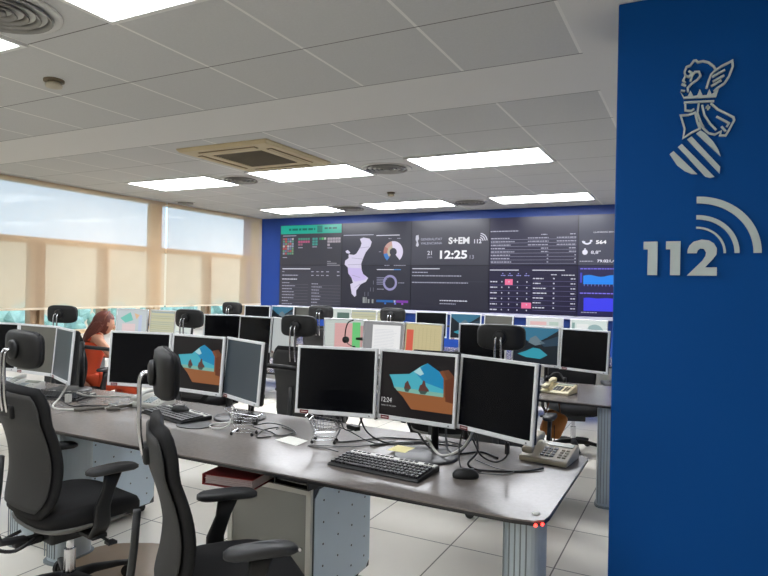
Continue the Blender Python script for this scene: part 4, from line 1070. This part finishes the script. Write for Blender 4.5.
cable([(-2.16, 2.65, .84), (-2.12, 2.60, .76), (-1.98, 2.60, Z), (-1.90, 2.56, Z), (-1.88, 2.66, Z), (-2.0, 2.72, Z)], .0035, M_cable_g, 'grey cable coiled right of the left toy shopping cart')
cable([(-2.24, 2.60, .84), (-2.20, 2.52, .76), (-2.28, 2.50, Z), (-2.36, 2.56, Z), (-2.26, 2.62, .75)], .005, M_cable_w, 'pale cable bunch below the narrow angled monitor')
cable([(-1.92, 2.52, Z), (-1.97, 2.47, Z), (-2.0, 2.56, .75), (-1.95, 2.62, .76), (-1.93, 2.58, .76)], .0035, M_cable_b, 'black cable knot beside the left toy shopping cart')
cable([(-1.20, 2.74, .80), (-1.10, 2.70, Z), (-.98, 2.72, Z), (-.90, 2.80, Z), (-.80, 2.74, Z)], .005, M_cable_b, 'black cable running past the base disc of the clock monitor stand')
cable([(-.92, 2.60, .88), (-.93, 2.58, .80), (-.90, 2.52, Z), (-.84, 2.46, Z), (-.80, 2.50, Z)], .0032, M_cable_b, 'thin black cable dropping between the clock monitor and the large right monitor')
cable([(-1.60, 2.66, .86), (-1.57, 2.66, .79), (-1.50, 2.66, .80), (-1.47, 2.66, .86)], .0042, M_cable_g, 'grey cable loop hanging under the black screen left of the clock monitor')
cable([(-1.64, 2.66, .86), (-1.63, 2.68, .80), (-1.56, 2.70, .77), (-1.40, 2.68, Z), (-1.24, 2.78, Z)], .0036, M_cable_g, 'thin grey cable crossing behind the yellow sticky note')
cable([(-2.22, 2.62, .80), (-2.14, 2.62, .75), (-2.02, 2.64, .77), (-1.93, 2.68, .75), (-1.84, 2.62, Z), (-1.92, 2.54, Z)], .003, M_cable_g, 'thin grey cable behind the left toy shopping cart')
# power bricks / connectors
def connector(x, y, z, rz, m, label, s=(.03, .05, .03)):
    bm = new_bm(); box(bm, -s[0]/2, s[0]/2, -s[1]/2, s[1]/2, 0, s[2]); box(bm, -s[0]*.3, s[0]*.3, s[1]/2, s[1]/2+.012, s[2]*.2, s[2]*.8)
    return tag(obj('cable_plug', bm, m, None, loc=(x, y, z), rot=(0, 0, rad(rz)), bevel=.003), label, 'plug')
connector(-3.47, 2.50, .755, 20, M_cable_w, 'white cable plug below the far left angled monitor', (.03, .03, .05))
connector(-1.50, 2.63, .80, 70, M_black, 'black plug under the black monitor left of the clock monitor', (.03, .07, .022))
connector(-.715, 2.585, .80, 0, M_black, 'black plug hanging under the large right monitor', (.018, .018, .05))

# row two extras
t = thing('handbag', 'orange brown leather bag hanging under the second row desk', 'bag', (-.98, 4.86, .47), rad(20))
bm = new_bm(); rings = []
for s_, dy in ((.9, -.04), (1, -.02), (1, .02), (.9, .04)):
    rings.append([Vector((a*s_, dy, b_*s_)) for a, b_ in sell(.17, .20, 20, 5)])
loft(bm, rings); bm.transform(Matrix.Rotation(rad(22), 4, 'Y')); obj('bag_body', bm, mat('tan_leather', (186, 112, 44), .55, noise=.12, scale=20), t, smooth=True)
bm = new_bm(); tube(bm, spline([(-.06, 0, .09), (-.03, 0, .20), (0, 0, .25), (.03, 0, .20), (.05, 0, .08)], 5), .006, 6); obj('strap', bm, mat('brown_strap', (120, 70, 30), .6, noise=.1), t, smooth=True)
bm = new_bm(); cyl(bm, (0, -.04, -.17), .003, .17, 6); obj('tassel', bm, M_black, t)
bm = new_bm(); box(bm, -.09, .09, -.07, .07, 0, .05)
tag(obj('storage_box', bm, mat('blue_card', (38, 62, 150), .6, noise=.08), None, loc=(-2.42, 6.95, .7305), bevel=.004), 'blue box on the far desk beneath the black far row monitor', 'box')

# ------------------------------------------------------------------ person in orange
def skin_mesh(name, verts, edges, radii, m, parent, sub=2, root=0):
    me = bpy.data.meshes.new(name); me.from_pydata(verts, edges, []); me.update()
    o = bpy.data.objects.new(name, me); COL.objects.link(o)
    md = o.modifiers.new('skin', 'SKIN'); md.use_smooth_shade = True
    for i, r in enumerate(radii):
        rr = r if isinstance(r, tuple) else (r, r)
        me.skin_vertices[0].data[i].radius = rr; me.skin_vertices[0].data[i].use_root = (i == root)
    s = o.modifiers.new('sub', 'SUBSURF'); s.levels = sub; s.render_levels = sub
    me.materials.append(m) if m else None
    if parent: o.parent = parent
    return o
def bake(o):
    dg = bpy.context.evaluated_depsgraph_get(); me = bpy.data.meshes.new_from_object(o.evaluated_get(dg)); o.modifiers.clear(); o.data = me
    for p in me.polygons: p.use_smooth = True
    return o
M_skin = mat('skin', (205, 150, 122), .55, noise=.05, scale=20)
M_dress = mat('orange_dress', (206, 74, 34), .75, noise=.12, scale=12, bump=.2)
M_hair = mat('auburn_hair', (104, 48, 34), .5, noise=.35, scale=60, bump=.6)
P = thing('person', 'seated person with long auburn hair in a sleeveless orange dress facing the desk', 'person', (-5.35, 4.00, 0), rad(-22))
V = [(0, 0, .56), (0, .02, .68), (0, .06, .82), (0, .10, .94), (0, .13, 1.02), (0, .155, 1.07), (0, .175, 1.12),   # 0-6 spine..skull base
     (.09, .12, .985), (.165, .12, .965), (.19, .24, .80), (.15, .42, .78), (.13, .50, .775),      # 7-11 right arm
     (-.09, .12, .985), (-.165, .12, .965), (-.20, .24, .80), (-.15, .42, .78), (-.13, .50, .775),  # 12-16 left arm
     (.09, .02, .55), (.11, .40, .55), (.11, .43, .30), (.11, .42, .08), (.11, .52, .04),      # 17-21
     (-.09, .02, .55), (-.11, .40, .55), (-.11, .43, .30), (-.11, .42, .08), (-.11, .52, .04)]
Ed = [(0,1),(1,2),(2,3),(3,4),(4,5),(5,6),(4,7),(7,8),(8,9),(9,10),(10,11),(4,12),(12,13),(13,14),(14,15),(15,16),(0,17),(17,18),(18,19),(19,20),(20,21),(0,22),(22,23),(23,24),(24,25),(25,26)]
Rr = [(.13,.10),(.115,.09),(.12,.09),(.115,.085),(.07,.06),.045,.045, .055,.048,.036,.028,.022, .055,.048,.036,.028,.022, .08,.065,.045,.035,.03, .08,.065,.045,.035,.03]
body = bake(skin_mesh('body', V, Ed, Rr, M_skin, P))
P.scale = (.95, .95, .96)
# head, ears, nose and hands joined into the same body mesh
bm = bmesh.new(); bm.from_mesh(body.data)
hm = Matrix.Translation((0.02, .20, 1.135)) @ Matrix.Rotation(rad(-25), 4, 'Z') @ Matrix.Rotation(rad(-12), 4, 'X')
hd = bmesh.ops.create_uvsphere(bm, u_segments=24, v_segments=18, radius=1, matrix=Matrix.Identity(4))
for v in hd['verts']:
    x, y, z = v.co
    jaw = 1-.28*max(0, -z)**1.2
    v.co = hm @ Vector((x*.073*jaw, y*.092*(1-.1*max(0, -z))+.006, z*.112))
for c, r in (((0, .098, -.01), (.012, .016, .02)), ((.074, .0, -.01), (.010, .018, .028)), ((-.074, .0, -.01), (.010, .018, .028)), ((0, .085, -.052), (.022, .012, .008)), ((.028, .083, .012), (.012, .008, .007)), ((-.028, .083, .012), (.012, .008, .007))):
    s_ = bmesh.ops.create_uvsphere(bm, u_segments=10, v_segments=8, radius=1)
    for v in s_['verts']: v.co = hm @ (Vector(c)+Vector((v.co.x*r[0], v.co.y*r[1], v.co.z*r[2])))
for sx in (1, -1):
    base_ = Vector((sx*.13, .52, .775))
    palm = bmesh.ops.create_uvsphere(bm, u_segments=12, v_segments=8, radius=1)
    for v in palm['verts']: v.co = base_+Vector((v.co.x*.036, v.co.y*.048+.02, v.co.z*.013))
    for k, L_ in enumerate((.062, .072, .068, .052)):
        a_ = base_+Vector((sx*(-.026+.017*k), .055, .002)); tube(bm, [a_, a_+Vector((0, L_*.45, .004)), a_+Vector((0, L_*.8, -.006)), a_+Vector((0, L_, -.016))], .008, 8, [.009, .0085, .008, .006])
    a_ = base_+Vector((-sx*.03, .015, 0)); tube(bm, [a_, a_+Vector((-sx*.022, .022, 0)), a_+Vector((-sx*.03, .05, -.005))], .009, 8, [.011, .010, .007])
bm.to_mesh(body.data); bm.free()
for p in body.data.polygons: p.use_smooth = True
dV = [(0, -.01, .52), (0, .01, .62), (0, .035, .73), (0, .07, .84), (0, .105, .965), (.10, .12, .55), (.115, .40, .555), (-.10, .12, .55), (-.115, .40, .555), (.115, .45, .44), (.115, .45, .26), (-.115, .45, .44), (-.115, .45, .26)]
dress = bake(skin_mesh('dress', dV, [(0,1),(1,2),(2,3),(3,4),(0,5),(5,6),(0,7),(7,8),(6,9),(9,10),(8,11),(11,12)], [(.19,.16),(.18,.15),(.165,.14),(.175,.145),(.16,.12),.12, .10, .12, .10, .09, .085, .09, .085], M_dress, P))
bm = new_bm()
for sx in (-1, 1): tube(bm, spline([(sx*.075, .175, .98), (sx*.085, .14, 1.035), (sx*.085, .09, 1.02), (sx*.07, .03, .97)], 5), .012, 8)
obj('dress_strap', bm, M_dress, dress, smooth=True)
# hair: cap plus long locks
bm = new_bm()
cap = bmesh.ops.create_uvsphere(bm, u_segments=28, v_segments=20, radius=1)
dele = []
for v in cap['verts']:
    x, y, z = v.co
    if (y > .62 and z < .45): dele.append(v)
    k = 1+.03*sin(14*math.atan2(y, x))
    v.co = hm @ Vector((x*.094*k, y*.112*k-.012, z*.128+.012))
bmesh.ops.delete(bm, geom=dele, context='VERTS')
for i in range(46):
    a = rad(150+i*240/45); x, y = .082*cos(a)*1.0, .095*sin(a)
    p0 = hm @ Vector((x, y*.9-.02, random.uniform(-.02, .03)))
    back = Vector((0, -.11, -.30)) if i % 2 else Vector((0, -.08, -.24))
    sway = Vector((random.uniform(-.02, .02), random.uniform(-.02, .02), random.uniform(-.06, .02)))
    tgt = Vector((-.03+x*.6, .06, 1.03))+back*.45+sway
    tube(bm, spline([p0, p0.lerp(tgt, .45)+Vector((0, -.025, 0)), tgt], 5), .016, 6, None)
hair = obj('hair', bm, M_hair, P, smooth=True)
bm = new_bm(); tube(bm, [hm @ Vector((.098*cos(a), -.01+.03*sin(a), .012+.134*sin(a))) for a in [rad(15+i*10) for i in range(16)]], .006, 6); obj('hair_band', bm, mat('brown_hairband', (150, 96, 74), .5, noise=.1), hair, smooth=True)

# ------------------------------------------------------------------ camera, world, light
cam = bpy.data.cameras.new('camera'); co = bpy.data.objects.new('camera', cam); COL.objects.link(co)
yaw, pit, rol = rad(27.12), rad(.05), rad(1.144)
Fv = Vector((-sin(yaw)*cos(pit), cos(yaw)*cos(pit), sin(pit))); r = Vector((cos(yaw), sin(yaw), 0)); u = r.cross(Fv)
r2 = r*cos(rol)+u*sin(rol); u2 = r2.cross(Fv)
mt = Matrix((r2, u2, -Fv)).transposed().to_4x4(); mt.translation = Vector((0, 0, 1.5)); co.matrix_world = mt
cam.sensor_width = 36; cam.lens = 36*612.2/768; cam.clip_start = .05; cam.clip_end = 200
scn.camera = co
w = bpy.data.worlds.new('world'); scn.world = w; w.use_nodes = True
nt = w.node_tree; bg = nt.nodes['Background']
bg.inputs[0].default_value = (*srgb(196, 220, 250), 1); bg.inputs[1].default_value = 2.1
sun = bpy.data.lights.new('sun', 'SUN'); sun.energy = 1.6; sun.angle = .02; sun.color = (1, .93, .82)
so = bpy.data.objects.new('sun', sun); COL.objects.link(so); so.rotation_euler = (rad(50), 0, rad(60))   # lights the facades outside
scn.view_settings.view_transform = 'Standard'; scn.view_settings.look = 'None'; scn.view_settings.exposure = .05
try: scn.cycles.max_bounces = 10; scn.cycles.diffuse_bounces = 6; scn.cycles.transparent_max_bounces = 16
except Exception: pass
